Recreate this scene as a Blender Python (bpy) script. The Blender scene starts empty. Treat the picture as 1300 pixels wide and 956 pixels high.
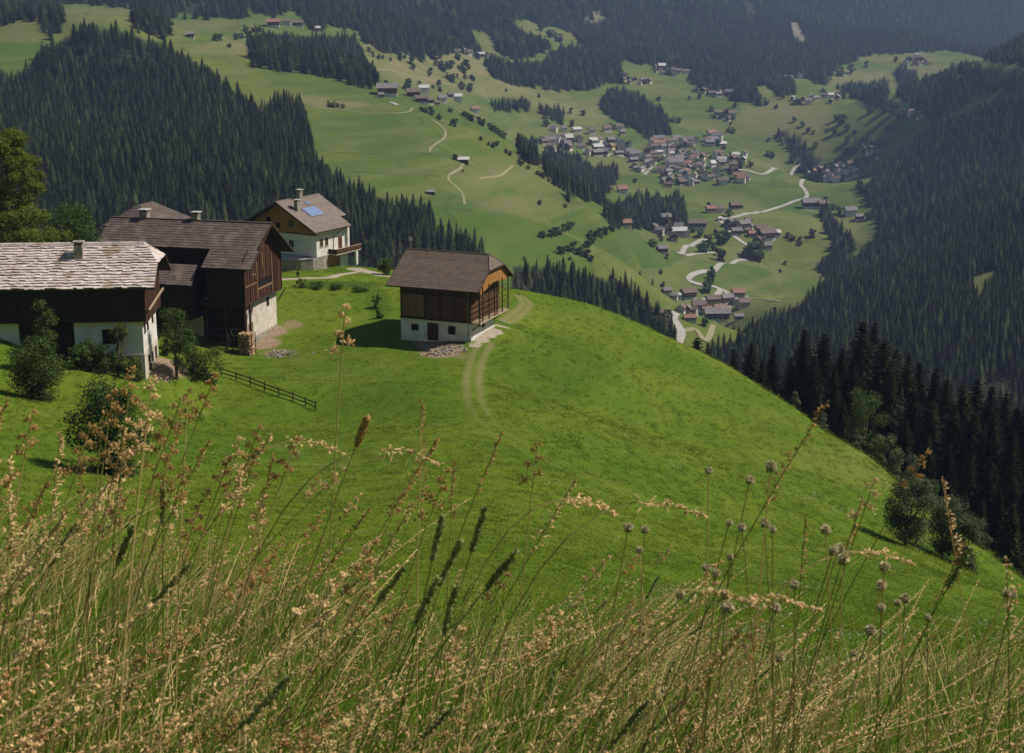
import bpy, math, random
import numpy as np
from mathutils import Vector
from mathutils.bvhtree import BVHTree

S = bpy.context.scene
COL = S.collection
random.seed(7)
rng = np.random.default_rng(11)
rad = math.radians

# ------------------------------------------------------------ camera, sky, sun, exposure
TH = rad(13.5); FP = 1805.0; CX, CY = 650.0, 433.0     # pitch, focal length and centre in photograph pixels
cam = bpy.data.objects.new('camera', bpy.data.cameras.new('camera'))
COL.objects.link(cam); S.camera = cam
cam.location = (0, 0, 0)
cam.rotation_euler = (math.pi / 2 - TH, 0, 0)
cam.data.sensor_width = 36.0
cam.data.lens = 36.0 * FP / 1300.0
cam.data.shift_y = -(478.0 - CY) / 1300.0
cam.data.clip_start = 0.05; cam.data.clip_end = 20000
cam.data.dof.use_dof = True
cam.data.dof.focus_distance = 9.0
cam.data.dof.aperture_fstop = 16.0

SUN_AZ = rad(85)      # from +Y towards +X
SUN_EL = rad(50)
W = bpy.data.worlds.new('World'); S.world = W; W.use_nodes = True
nt = W.node_tree
sky = nt.nodes.new('ShaderNodeTexSky'); sky.sky_type = 'NISHITA'; sky.sun_disc = False
sky.sun_elevation = SUN_EL; sky.sun_rotation = SUN_AZ; sky.altitude = 1500
bg = nt.nodes['Background']; bg.inputs['Strength'].default_value = 0.05
nt.links.new(sky.outputs[0], bg.inputs['Color'])
sl = bpy.data.lights.new('sun', 'SUN'); so = bpy.data.objects.new('sun', sl); COL.objects.link(so)
sl.energy = 5.0; sl.angle = rad(0.5); sl.color = (1.0, 0.93, 0.81)
sd = Vector((math.sin(SUN_AZ) * math.cos(SUN_EL), math.cos(SUN_AZ) * math.cos(SUN_EL), math.sin(SUN_EL)))
so.rotation_euler = sd.to_track_quat('Z', 'Y').to_euler(); so.location = (200, 0, 300)
S.view_settings.view_transform = 'Standard'; S.view_settings.look = 'None'
S.view_settings.exposure = 0.42; S.view_settings.gamma = 1.0
S.view_settings.use_curve_mapping = False
S.render.engine = 'CYCLES'
cy = S.cycles
cy.max_bounces = 5; cy.diffuse_bounces = 2; cy.glossy_bounces = 2; cy.transmission_bounces = 3
cy.transparent_max_bounces = 6; cy.volume_bounces = 0
cy.caustics_reflective = False; cy.caustics_refractive = False

# ------------------------------------------------------------ helpers
def ray(u, v):
    a = (u - CX) / FP; b = -(v - CY) / FP
    return np.array([a, math.cos(TH) + b * math.sin(TH), -math.sin(TH) + b * math.cos(TH)])
def at(u, v, Y):
    r = ray(u, v); return r * (Y / r[1])
def proj(P):
    P = np.asarray(P, float)
    zc = P[..., 1] * math.cos(TH) - P[..., 2] * math.sin(TH)
    up = P[..., 1] * math.sin(TH) + P[..., 2] * math.cos(TH)
    zc = np.where(zc < 0.01, 0.01, zc)
    return CX + FP * P[..., 0] / zc, CY - FP * up / zc

def tag(o, label=None, cat=None, group=None, kind=None):
    if label: o['label'] = label
    if cat: o['category'] = cat
    if group: o['group'] = group
    if kind: o['kind'] = kind
    return o
def empty(name, loc=(0, 0, 0), rz=0.0):
    o = bpy.data.objects.new(name, None); COL.objects.link(o)
    o.location = loc; o.rotation_euler = (0, 0, rz); o.empty_display_size = 0.2
    return o
def copy_tree(o, parent=None):
    c = o.copy(); COL.objects.link(c); c.parent = parent
    for ch in o.children: copy_tree(ch, c)
    return c

class MB:
    """collects faces, then becomes one mesh object"""
    def __init__(s): s.v = []; s.f = []; s.m = []; s.mi = 0
    def quad(s, *p):
        n = len(s.v); s.v += [tuple(map(float, q)) for q in p]; s.f.append(tuple(range(n, n + len(p)))); s.m.append(s.mi)
    def box(s, x0, x1, y0, y1, z0, z1):
        n = len(s.v)
        s.v += [(x0,y0,z0),(x1,y0,z0),(x1,y1,z0),(x0,y1,z0),(x0,y0,z1),(x1,y0,z1),(x1,y1,z1),(x0,y1,z1)]
        for q in ((0,3,2,1),(4,5,6,7),(0,1,5,4),(1,2,6,5),(2,3,7,6),(3,0,4,7)):
            s.f.append(tuple(n + k for k in q)); s.m.append(s.mi)
        return s
    def hexa(s, lo, hi):
        n = len(s.v); s.v += [tuple(map(float, p)) for p in lo] + [tuple(map(float, p)) for p in hi]
        k = len(lo)
        s.f.append(tuple(n + i for i in range(k))[::-1]); s.m.append(s.mi)
        s.f.append(tuple(n + k + i for i in range(k))); s.m.append(s.mi)
        for i in range(k):
            j = (i + 1) % k
            s.f.append((n + i, n + j, n + k + j, n + k + i)); s.m.append(s.mi)
        return s
    def tube(s, pts, r, n=6, r2=None, cap=True):
        pts = [Vector(p) for p in pts]; L = len(pts); base = len(s.v)
        if not hasattr(r, '__len__'): r = [r + ((r2 if r2 is not None else r) - r) * i / max(1, L - 1) for i in range(L)]
        for i, p in enumerate(pts):
            d = (pts[min(i + 1, L - 1)] - pts[max(i - 1, 0)]).normalized()
            a = d.cross(Vector((0, 0, 1)) if abs(d.z) < .9 else Vector((1, 0, 0))).normalized(); b = d.cross(a)
            for k in range(n):
                t = 2 * math.pi * k / n
                s.v.append(tuple(p + (a * math.cos(t) + b * math.sin(t)) * r[i]))
        for i in range(L - 1):
            for k in range(n):
                k2 = (k + 1) % n
                s.f.append((base + i * n + k, base + i * n + k2, base + (i + 1) * n + k2, base + (i + 1) * n + k)); s.m.append(s.mi)
        if cap:
            s.f.append(tuple(base + k for k in range(n))); s.m.append(s.mi)
            s.f.append(tuple(base + (L - 1) * n + k for k in range(n))[::-1]); s.m.append(s.mi)
        return s
    def beam(s, p, q, w, h=None):
        """square timber from p to q"""
        h = h or w; p = Vector(p); q = Vector(q); d = (q - p).normalized()
        a = d.cross(Vector((0, 0, 1)) if abs(d.z) < .95 else Vector((1, 0, 0))).normalized(); b = d.cross(a).normalized()
        c = [a * w / 2 + b * h / 2, -a * w / 2 + b * h / 2, -a * w / 2 - b * h / 2, a * w / 2 - b * h / 2]
        return s.hexa([p + k for k in c], [q + k for k in c])
    def build(s, name, mats, parent=None, smooth=False):
        if not isinstance(mats, (list, tuple)): mats = [mats]
        me = bpy.data.meshes.new(name); me.from_pydata(s.v, [], s.f)
        for m in mats: me.materials.append(m)
        if len(mats) > 1: me.polygons.foreach_set('material_index', s.m)
        if smooth: me.polygons.foreach_set('use_smooth', [True] * len(s.f))
        me.update()
        o = bpy.data.objects.new(name, me); COL.objects.link(o)
        if parent: o.parent = parent
        return o

def np_mesh(name, V, F, mats, mi=None, smooth=False, link=True, parent=None):
    """V (n,3), F (m,k) with one face size"""
    me = bpy.data.meshes.new(name)
    V = np.asarray(V, np.float32); F = np.asarray(F, np.int32); m, k = F.shape
    me.vertices.add(len(V)); me.vertices.foreach_set('co', V.ravel())
    me.loops.add(m * k); me.loops.foreach_set('vertex_index', F.ravel())
    me.polygons.add(m); me.polygons.foreach_set('loop_start', np.arange(0, m * k, k, dtype=np.int32))
    try: me.polygons.foreach_set('loop_total', np.full(m, k, np.int32))
    except Exception: pass
    if not isinstance(mats, (list, tuple)): mats = [mats]
    for q in mats: me.materials.append(q)
    if mi is not None: me.polygons.foreach_set('material_index', np.asarray(mi, np.int32))
    if smooth: me.polygons.foreach_set('use_smooth', np.ones(m, bool))
    me.update(calc_edges=True); me.validate()
    o = bpy.data.objects.new(name, me)
    if link: COL.objects.link(o)
    if parent: o.parent = parent
    return o

# ------------------------------------------------------------ materials
def new_mat(name):
    m = bpy.data.materials.new(name); m.use_nodes = True
    b = m.node_tree.nodes['Principled BSDF']; b.inputs['Specular IOR Level'].default_value = 0.25
    return m, m.node_tree, b
def nd(nt, t, **k):
    n = nt.nodes.new(t)
    for a, v in k.items():
        if a in n.inputs.keys() if hasattr(n.inputs, 'keys') else False: n.inputs[a].default_value = v
        else: setattr(n, a, v)
    return n
def noise(nt, scale, detail=4, rough=.6, vec=None):
    n = nt.nodes.new('ShaderNodeTexNoise'); n.inputs['Scale'].default_value = scale
    n.inputs['Detail'].default_value = detail; n.inputs['Roughness'].default_value = rough
    if vec is not None: nt.links.new(vec, n.inputs['Vector'])
    return n.outputs['Fac']
def mix(nt, fac, a, b, mode='MIX'):
    n = nt.nodes.new('ShaderNodeMix'); n.data_type = 'RGBA'; n.blend_type = mode
    for sock, v in ((n.inputs['Factor'], fac), (n.inputs[6], a), (n.inputs[7], b)):
        if hasattr(v, 'is_output') or isinstance(v, bpy.types.NodeSocket): nt.links.new(v, sock)
        elif isinstance(v, (tuple, list)): sock.default_value = (*v[:3], 1)
        else: sock.default_value = v
    return n.outputs[2]
def ramp(nt, x, lo, hi, a=0.0, b=1.0):
    n = nt.nodes.new('ShaderNodeMapRange'); n.inputs[1].default_value = lo; n.inputs[2].default_value = hi
    n.inputs[3].default_value = a; n.inputs[4].default_value = b
    nt.links.new(x, n.inputs[0]); return n.outputs[0]
def mth(nt, op, a, b=None):
    n = nt.nodes.new('ShaderNodeMath'); n.operation = op
    for i, v in enumerate((a, b)):
        if v is None: continue
        if isinstance(v, bpy.types.NodeSocket): nt.links.new(v, n.inputs[i])
        else: n.inputs[i].default_value = v
    return n.outputs[0]
def bump(nt, b, h, strength, dist=0.05):
    n = nt.nodes.new('ShaderNodeBump'); n.inputs['Strength'].default_value = strength; n.inputs['Distance'].default_value = dist
    nt.links.new(h, n.inputs['Height']); nt.links.new(n.outputs[0], b.inputs['Normal'])
def plain(name, c, c2=None, scale=3.0, rough=.85, bmp=0.3, bd=.02, metal=0.0):
    m, nt, b = new_mat(name); b.inputs['Roughness'].default_value = rough; b.inputs['Metallic'].default_value = metal
    tc = nt.nodes.new('ShaderNodeTexCoord').outputs['Object']
    f = noise(nt, scale, 6, .65, tc)
    c2 = c2 or tuple(x * .6 for x in c)
    nt.links.new(mix(nt, ramp(nt, f, .35, .65), c, c2), b.inputs['Base Color'])
    if bmp: bump(nt, b, noise(nt, scale * 6, 4, .6, tc), bmp, bd)
    return m
def planks(name, c1, c2, c3=None, w=.2, horizontal=False, rough=.8):
    """boards: each its own tone, dark gaps, grain and streaks of wear"""
    m, nt, b = new_mat(name); b.inputs['Roughness'].default_value = rough
    tc = nt.nodes.new('ShaderNodeTexCoord').outputs['Object']
    sp = nt.nodes.new('ShaderNodeSeparateXYZ'); nt.links.new(tc, sp.inputs[0])
    s = sp.outputs[2] if horizontal else mth(nt, 'ADD', sp.outputs[0], sp.outputs[1])
    q = mth(nt, 'DIVIDE', s, w); idn = mth(nt, 'FLOOR', q); fr = mth(nt, 'FRACT', q)
    wn = nt.nodes.new('ShaderNodeTexWhiteNoise'); wn.noise_dimensions = '1D'; nt.links.new(idn, wn.inputs['W'])
    mp = nt.nodes.new('ShaderNodeMapping'); nt.links.new(tc, mp.inputs['Vector'])
    mp.inputs['Scale'].default_value = (.35, .35, 6) if horizontal else (6, 6, .35)
    g = noise(nt, 2.0, 6, .7, mp.outputs[0])
    base = mix(nt, wn.outputs['Value'], c1, c2)
    base = mix(nt, ramp(nt, g, .4, .68), base, c3 or tuple(x * .45 for x in c1))
    gap = mth(nt, 'LESS_THAN', fr, .09)
    base = mix(nt, gap, base, tuple(x * .15 for x in c1))
    nt.links.new(base, b.inputs['Base Color'])
    bump(nt, b, mth(nt, 'SUBTRACT', g, mth(nt, 'MULTIPLY', gap, 1.5)), .6, .02)
    return m
def foliage(name, c1, c2, trans=.35, var=.35, rough=.7):
    """leaves: differ leaf by leaf and tree by tree, let some light through"""
    m, nt, b = new_mat(name); b.inputs['Roughness'].default_value = rough; b.inputs['Specular IOR Level'].default_value = .04 if 'spruce' in name else .15
    geo = nt.nodes.new('ShaderNodeNewGeometry'); oi = nt.nodes.new('ShaderNodeObjectInfo')
    col = mix(nt, geo.outputs['Random Per Island'], c1, c2)
    hs = nt.nodes.new('ShaderNodeHueSaturation'); nt.links.new(col, hs.inputs['Color'])
    nt.links.new(ramp(nt, oi.outputs['Random'], 0, 1, 1 - var, 1 + var), hs.inputs['Value'])
    nt.links.new(ramp(nt, oi.outputs['Random'], 0, 1, .51, .485), hs.inputs['Hue'])
    nt.links.new(hs.outputs[0], b.inputs['Base Color'])
    tr = nt.nodes.new('ShaderNodeBsdfTranslucent'); nt.links.new(hs.outputs[0], tr.inputs['Color'])
    mx = nt.nodes.new('ShaderNodeMixShader'); mx.inputs[0].default_value = trans
    out = nt.nodes['Material Output']
    nt.links.new(b.outputs[0], mx.inputs[1]); nt.links.new(tr.outputs[0], mx.inputs[2]); nt.links.new(mx.outputs[0], out.inputs['Surface'])
    return m
M = {}
def pale_some(m, col, fac=.7):
    nt = m.node_tree; hs = [n for n in nt.nodes if n.type == 'HUE_SAT'][0]; oi = [n for n in nt.nodes if n.type == 'OBJECT_INFO'][0]
    wn = nt.nodes.new('ShaderNodeTexWhiteNoise'); wn.noise_dimensions = '1D'; nt.links.new(oi.outputs['Random'], wn.inputs['W'])
    src = hs.inputs['Color'].links[0].from_socket; nt.links.new(mix(nt, ramp(nt, wn.outputs['Value'], .72, 1.0, 0, fac), src, col), hs.inputs['Color'])
M['spruce'] = foliage('spruce needles', (.008, .015, .005), (.021, .032, .009), .04, .5)
M['spruce_far'] = foliage('spruce needles in the mass', (.008, .016, .006), (.019, .030, .009), .04, .7)
pale_some(M['spruce'], (.04, .042, .018), .45); pale_some(M['spruce_far'], (.046, .066, .020), .75)
M['bark'] = plain('bark', (.09, .065, .045), (.05, .035, .025), 4, .9, .8, .04)
M['leaf'] = foliage('broad leaves', (.055, .095, .018), (.10, .15, .03), .35, .2)
M['leaf_lime'] = foliage('light green leaves', (.080, .125, .014), (.14, .185, .024), .4, .1)
M['leaf_dark'] = foliage('dark green leaves', (.034, .065, .014), (.075, .115, .024), .3, .2)
M['leaf_grey'] = foliage('grey green leaves', (.07, .095, .04), (.12, .15, .07), .3, .15)
M['leaf_far'] = foliage('leaves of distant trees', (.050, .080, .028), (.08, .115, .04), .25, .3)

# ------------------------------------------------------------ the lie of the land
CP = []
def c(u, v, Y): CP.append(at(u, v, Y))
def w(x, y, z): CP.append(np.array([x, y, z], float))
# brink under the camera
for x, y, z in ((0,0,-1.30),(-1,0,-1.15),(1,0,-1.4),(0,3,-2.12),(-1,3,-1.85),(1,3,-2.2),(0,6,-3.5),(-2,6,-3.0),(2,6,-3.5),
                (0,10,-5.4),(-3.3,10,-4.9),(3.3,10,-5.5),(0,20,-9.9),(-7,20,-9.4),(7,20,-10),(0,36,-17.2),(-13,36,-16.6),(13,36,-17.4),
                (0,-4,.4),(-8,-3,1.5),(8,-3,-1.5),(0,-30,9),(-60,-40,25),(60,-40,0),(0,-200,70),(-300,-200,120),(300,-200,40)): w(x, y, z)
for u in (350, 500, 650):
    for v, Y in ((500,170),(560,140),(600,122),(650,100),(700,80),(760,58)): c(u, v, Y)
for p in ((50,500,150),(0,425,165),(-150,420,160),(100,470,160),(200,488,163),(145,600,115),(250,520,165),(0,600,105),(0,500,140),(0,700,70),
          (150,700,74),(187,484,165),(207,455,172),(320,455,198),(360,412,212),(120,470,165),(350,460,195),(280,475,182),(400,522,168),(420,400,218),
          (597,438,198),(540,432,203),(500,408,214),(628,417,207),(640,440,200),(575,450,195),(470,375,233),(480,350,258),(420,345,266),(378,344,262),(440,338,278),(340,350,262),(300,345,262),
          (100,330,240),(200,330,245),(-100,330,235),(500,345,268),(600,362,262),
          (660,369,262),(760,391,266),(870,441,262),(950,481,250),(1020,526,232),(1100,579,210),(1180,641,190),(1240,701,170),(1320,770,140),
          (700,420,235),(750,450,222),(850,550,190),(950,600,170),(1050,650,155),(1100,700,135),(1000,720,112),(1200,740,118),(900,760,75),(1250,800,78),
          (750,600,135),(680,500,185),(850,480,225),(950,530,210),(800,690,97),(1100,620,182),(640,390,243),(780,820,38),(1050,820,42),(1200,850,36)): c(*p)
def beyond(u, v, Y, Y2, z):  # out of sight behind the brow
    a = at(u, v, Y); w(a[0] * Y2 / Y, Y2, z)
for u, v, Y, s in ((450,332,285,.5),(560,350,275,.5),(660,369,262,.5),(760,391,266,.5),(870,441,262,.5),(950,481,250,.5),(1020,526,232,.5),(1100,579,210,.5),(1180,641,190,.5),(1240,701,170,.5),(1320,770,140,.5)):
    a = at(u, v, Y)
    beyond(u, v, Y, Y + 22, a[2] - (8.2 if u < 900 else 9.6)); beyond(u, v, Y, Y + 75, a[2] - (38 if u < 900 else 28))
for u, Y, z in ((0,350,-75),(200,350,-78),(-200,340,-70),(0,500,-130),(200,500,-140),(400,500,-145),(550,500,-150),(-300,480,-120),(0,680,-140),(300,680,-155),(550,700,-185),(700,560,-180),(700,800,-215),
                (850,500,-180),(850,800,-270),(1000,500,-175),(1000,750,-265),(1150,450,-160),(1150,650,-215),(1300,430,-155),(1300,600,-200),(850,1150,-335),(620,1720,-178),(700,1800,-222),(790,1740,-268),(1500,400,-140),(1700,250,-110)):
    w((u - 650) / FP * Y * 1.03, Y, z)
# the far side
for p in ((860,435,1350),(900,390,1430),(980,385,1450),(800,345,1420),(870,330,1600),(960,345,1560),(930,290,1800),(840,290,1780),(1030,290,1850),(1050,345,1700),
          (1020,240,2150),(900,250,2050),(860,215,2250),(950,200,2350),(740,185,2350),(690,205,2150),(1095,212,2500),(1020,170,2650),(900,150,2750),
          (1030,125,3050),(820,100,3000),(700,120,2700),(640,140,2450),(760,60,3350),(560,60,2500),(650,20,3400),(1180,75,3800),(1060,100,3500),(1300,78,4000),
          (1130,150,3100),(1175,145,3300),(900,60,3900),(1000,30,4300),(1000,0,4700),(1300,40,4900),(1300,0,5300),(700,0,3800),(500,0,3100),(300,0,2700),(100,-10,2300),
          (530,125,1650),(587,201,1200),(650,180,1480),(700,225,1480),(780,285,1480),(810,335,1330),(720,300,1130),(640,290,1030),(450,180,1220),(430,130,1420),(500,270,1000),(560,300,920),
          (700,350,960),(820,395,1130),(400,80,1700),(300,60,1950),(380,40,2150),(270,30,2100),(0,30,1900),(150,35,1480),(60,70,1400),(0,90,1350),(250,80,1480),(330,120,1380),
          (400,190,1130),(200,150,1230),(100,200,1000),(250,250,900),(50,300,800),(350,240,950),(450,270,950),(-200,100,1300),(-200,250,850),(-200,0,2100),
          (950,412,1350),(1000,385,1500),(1115,240,2420),(1115,300,1900),(1200,145,2350),(1300,85,2250),(1200,250,1800),(1300,250,1500),(1300,350,1150),(1150,350,1400),(1050,425,1230),(1000,460,1130),
          (1300,450,900),(1150,480,900),(1300,530,760),(1130,200,2420),(1400,200,1700),(1450,350,1100),(1400,50,2300)): c(*p)
for u, Y, h in ((-300,3200,500),(100,3600,600),(500,4200,640),(900,5600,650),(1300,6300,700),(1700,5600,650),(1700,2600,420),(1900,1600,250),(-700,2200,350),(-600,1200,20),(-700,500,-40)):
    w((u - 650) / FP * Y, Y, h)
CP = np.array(CP)
def tps_U(d2): return 0.5 * d2 * np.log(d2 + 1e-9)
_n = len(CP); _xy = CP[:, :2] / 100.0
_K = tps_U(((_xy[:, None] - _xy[None]) ** 2).sum(-1)) + np.eye(_n) * 2e-4
_P = np.hstack([np.ones((_n, 1)), _xy])
_A = np.block([[_K, _P], [_P.T, np.zeros((3, 3))]])
_w = np.linalg.solve(_A, np.concatenate([CP[:, 2], np.zeros(3)]))
def _hash(i, j, s):
    n = (i * 374761393 + j * 668265263 + s * 1442695041) & 0xffffffff
    n = ((n ^ (n >> 13)) * 1274126177) & 0xffffffff
    return ((n ^ (n >> 16)) & 0xffff) / 65535.0
def vnoise(x, y, s=0):
    i = np.floor(x).astype(np.int64); j = np.floor(y).astype(np.int64); fx = x - i; fy = y - j
    fx = fx * fx * (3 - 2 * fx); fy = fy * fy * (3 - 2 * fy)
    a = _hash(i, j, s); b = _hash(i + 1, j, s); cc = _hash(i, j + 1, s); d = _hash(i + 1, j + 1, s)
    return (a + (b - a) * fx) * (1 - fy) + (cc + (d - cc) * fx) * fy - .5
def ground_z(x, y):
    x = np.atleast_1d(np.asarray(x, float)); y = np.atleast_1d(np.asarray(y, float)); z = np.empty(len(x))
    for k in range(0, len(x), 60000):
        q = np.stack([x[k:k + 60000], y[k:k + 60000]], 1) / 100.0
        d2 = ((q[:, None, :] - _xy[None]) ** 2).sum(-1)
        z[k:k + 60000] = tps_U(d2) @ _w[:_n] + _w[_n] + q @ _w[_n + 1:]
    r = np.hypot(x, y)
    far = np.clip((r - 500) / 900, 0, 1); near = np.clip((r - 15) / 60, 0, 1) * (1 - np.clip((r - 330) / 200, 0, 1))
    z = z + far * (14 * vnoise(x / 190, y / 190, 1) + 6 * vnoise(x / 70, y / 70, 2) + 2.2 * vnoise(x / 28, y / 28, 3))
    z = z + near * (.5 * vnoise(x / 11, y / 11, 4) + .22 * vnoise(x / 3.7, y / 3.7, 5))
    # mountain tops out of the picture: gullies and ribs
    top = np.clip((r - 2600) / 1500, 0, 1)
    z = z + top * (90 * vnoise(x / 600, y / 600, 6) + 35 * vnoise(x / 230, y / 230, 7))
    return z
def gz(x, y): return float(ground_z([x], [y])[0])

# woods, traced where they stand on the slopes
def inpoly(u, v, poly):
    r = np.zeros(len(u), bool); n = len(poly)
    for i in range(n):
        x1, y1 = poly[i]; x2, y2 = poly[(i + 1) % n]
        if y1 == y2: continue
        cnd = ((y1 > v) != (y2 > v)) & (u < (x2 - x1) * (v - y1) / (y2 - y1) + x1); r ^= cnd
    return r
WOODS = {
 'left': ([(-900,60),(-300,80),(0,85),(20,90),(60,55),(110,25),(200,48),(240,66),(300,113),(340,135),(355,118),(385,125),(400,190),(425,215),(470,238),(500,250),(545,252),(552,285),(600,298),(622,320),(600,420),(-900,420)], 'in the dark wood behind the farm'),
 'upper': ([(312,46),(330,38),(450,45),(465,70),(478,95),(470,103),(400,82),(320,72)], 'in the high wood above the green spur'),
 'corner': ([(-400,-200),(-400,30),(0,20),(40,14),(56,0),(80,-200)], 'on the high pasture at the upper left'),
 'clump': ([(50,8),(64,2),(80,0),(79,28),(60,38),(48,22)], 'on the high pasture at the upper left'),
 'mountain': ([(80,-900),(60,-5),(165,-2),(168,28),(206,36),(222,32),(225,16),(247,19),(270,15),(318,17),(312,2),(338,12),(353,11),(367,5),(385,15),(387,25),(397,33),(412,31),(414,22),(431,28),(456,32),(461,47),(483,57),(508,61),(509,55),(533,70),(560,62),(610,67),(610,60),(601,45),(600,34),(623,38),(629,52),(640,70),(690,60),(700,52),(675,45),(660,35),(644,18),(690,27),(727,37),(742,55),(700,60),(692,75),(650,76),(614,74),(623,90),(648,101),(685,105),(735,110),(765,102),(792,102),(789,72),(832,77),(872,86),(873,97),(900,112),(966,128),(966,116),(945,103),(970,103),(989,117),(1009,114),(1009,97),(986,91),(1023,95),(1048,105),(1060,83),(1100,65),(1155,63),(1208,58),(1263,71),(1300,72),(1800,80),(1800,-900)], 'on the far mountainside'),
 'plateau a': ([(1063,105),(1128,98),(1128,135),(1100,123),(1066,111)], 'below the far plateau'),
 'plateau b': ([(1137,83),(1165,86),(1165,105),(1208,86),(1248,108),(1195,142),(1177,138),(1140,114)], 'below the far plateau'),
 'plateau c': ([(1205,77),(1288,86),(1400,100),(1254,105),(1223,89)], 'below the far plateau'),
 'right': ([(1800,50),(1300,97),(1240,131),(1180,156),(1118,214),(1094,235),(1108,262),(1118,285),(1100,310),(1062,343),(1036,368),(1010,385),(975,393),(940,422),(905,436),(880,470),(850,900),(1800,900)], 'on the steep wooded slope across the stream'),
 'spur': ([(758,129),(777,110),(808,113),(848,142),(851,163),(823,169),(805,157),(786,151)], 'in the rounded wood above the villages'),
 'village a': ([(657,174),(682,172),(684,199),(660,189)], 'in the wood beside the village'),
 'village b': ([(689,186),(724,188),(756,209),(785,204),(785,221),(768,239),(768,250),(724,241),(692,209)], 'in the wood beside the village'),
 'village c': ([(766,262),(798,246),(864,246),(876,280),(788,282),(770,272)], 'in the wood below the church village'),
 'gully': ([(983,160),(1017,172),(1041,200),(1057,215),(1035,225),(1010,197)], 'in the gully above the right hand hamlet'),
 'strip': ([(650,328),(700,330),(745,340),(790,350),(815,368),(850,395),(862,425),(640,400)], 'in the strip of wood beyond the brow of the meadow'),
 'hedge a': ([(623,124),(674,122),(672,132),(626,136)], 'in a row across the upper meadows'),
 'hedge b': ([(681,130),(715,136),(712,151),(691,141)], 'in a row across the upper meadows'),
 'stream': ([(1040,262),(1052,255),(1062,285),(1088,300),(1080,330),(1050,345),(1035,330),(1060,318),(1055,300)], 'along the stream'),
}
GAPS = [[(1224,342),(1273,325),(1262,345),(1242,369)], [(1285,345),(1310,335),(1310,350)], [(1020,405),(1075,408),(1070,418),(1025,422)], [(1205,330),(1215,345),(1208,350)],
        [(640,66),(600,34),(623,38),(629,52)], [(205,14),(312,14),(312,34),(222,36)], [(575,60),(600,64),(596,72),(572,70)], [(742,16),(765,12),(768,22),(750,28)], [(1000,22),(1012,24),(1026,48),(1016,52),(1006,38)]]
def wood_at(x, y, z, h=22.0, soft=False):
    """index of the wood a point stands in, -1 for none"""
    u, v = proj(np.stack([x, y, z + h * .45], -1)); Y = np.asarray(y)
    k = np.full(len(u), -1)
    jit = 3.0 * vnoise(np.asarray(x) / 40, Y / 40, 9); uu = u + jit; vv = v + jit
    for i, (nm, (poly, _)) in enumerate(WOODS.items()):
        hit = inpoly(uu, vv, poly) & ((Y > 430) | ((u > 1040) & (Y > 330)))
        if nm == 'left': hit &= Y < 1900
        if nm == 'strip': hit &= (Y > 560)
        if nm == 'right': hit &= (u > 880)
        k[hit & (k < 0)] = i
    for g in GAPS: k[inpoly(u, v, g)] = -1
    return k

def grid_axis():
    a = np.radians(np.concatenate([np.linspace(-180, -32, 50)[:-1], np.linspace(-32, -22.5, 50)[:-1], np.linspace(-22.5, 22.5, 451), np.linspace(22.5, 32, 50)[1:], np.linspace(32, 180, 50)[1:-1]]))
    r = np.concatenate([[.25], .25 * 1.035 ** np.arange(1, 148)]); r = r[r < 40]
    r = np.concatenate([r, np.arange(40, 290, .9)]); q = [290.0]
    while q[-1] < 7500: q.append(q[-1] * 1.0085)
    return a, np.concatenate([r, q])
AZ, RR = grid_axis()
gx = (np.sin(AZ)[None] * RR[:, None]).ravel(); gy = (np.cos(AZ)[None] * RR[:, None]).ravel()
gzv = ground_z(gx, gy)
behind = gy < 0
gzv[behind] = np.clip(gzv[behind], -150, 140)
na, nr = len(AZ), len(RR)
idx = np.arange(nr * na).reshape(nr, na)
F = np.stack([idx[:-1], np.roll(idx, -1, 1)[:-1], np.roll(idx, -1, 1)[1:], idx[1:]], -1).reshape(-1, 4)
GV = np.stack([gx, gy, gzv], 1)
GV = np.vstack([GV, [[0, 0, gz(0, 0)]]])
# ------------------------------------------------------------ ground sheet and its covering
def seg_dist(px, py, pts):
    d = np.full(len(px), 1e9)
    for (x1, y1), (x2, y2) in zip(pts[:-1], pts[1:]):
        L = (x2 - x1) ** 2 + (y2 - y1) ** 2 + 1e-9
        t = np.clip(((px - x1) * (x2 - x1) + (py - y1) * (y2 - y1)) / L, 0, 1)
        d = np.minimum(d, np.hypot(px - x1 - t * (x2 - x1), py - y1 - t * (y2 - y1)))
    return d
_tri = np.concatenate([F[:, [0, 1, 2]], F[:, [0, 2, 3]]])
_keep = RR.searchsorted(30)
_sel = (_tri // na).min(1) >= 0
BV = BVHTree.FromPolygons(GV[:nr * na].tolist(), [tuple(t) for t in F[(np.abs(np.degrees(np.arctan2(GV[F[:, 0], 0], GV[F[:, 0], 1]))) < 33)].tolist()])
def hit(u, v, ymin=0.0):
    """where the sight line through a photograph pixel meets the ground"""
    r = Vector(ray(u, v)).normalized(); o = Vector((0, 0, 0)) + r * ymin
    p, n, i, d = BV.ray_cast(o, r)
    return p
def down(x, y):
    p, n, i, d = BV.ray_cast(Vector((x, y, 2500)), Vector((0, 0, -1)))
    return p.z if p else gz(x, y)
def trace(pts, ymin=30, step=None):
    """polyline of pixels -> smooth line on the ground"""
    P = [hit(u, v, ymin) for u, v in pts]; P = [p for p in P if p]
    out = []
    for i in range(len(P) - 1):
        p0 = P[max(i - 1, 0)]; p1 = P[i]; p2 = P[i + 1]; p3 = P[min(i + 2, len(P) - 1)]
        n = 8
        for k in range(n):
            t = k / n
            q = .5 * ((2 * p1) + (-p0 + p2) * t + (2 * p0 - 5 * p1 + 4 * p2 - p3) * t * t + (-p0 + 3 * p1 - 3 * p2 + p3) * t ** 3)
            out.append((q.x, q.y))
    out.append((P[-1].x, P[-1].y)); return out

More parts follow.
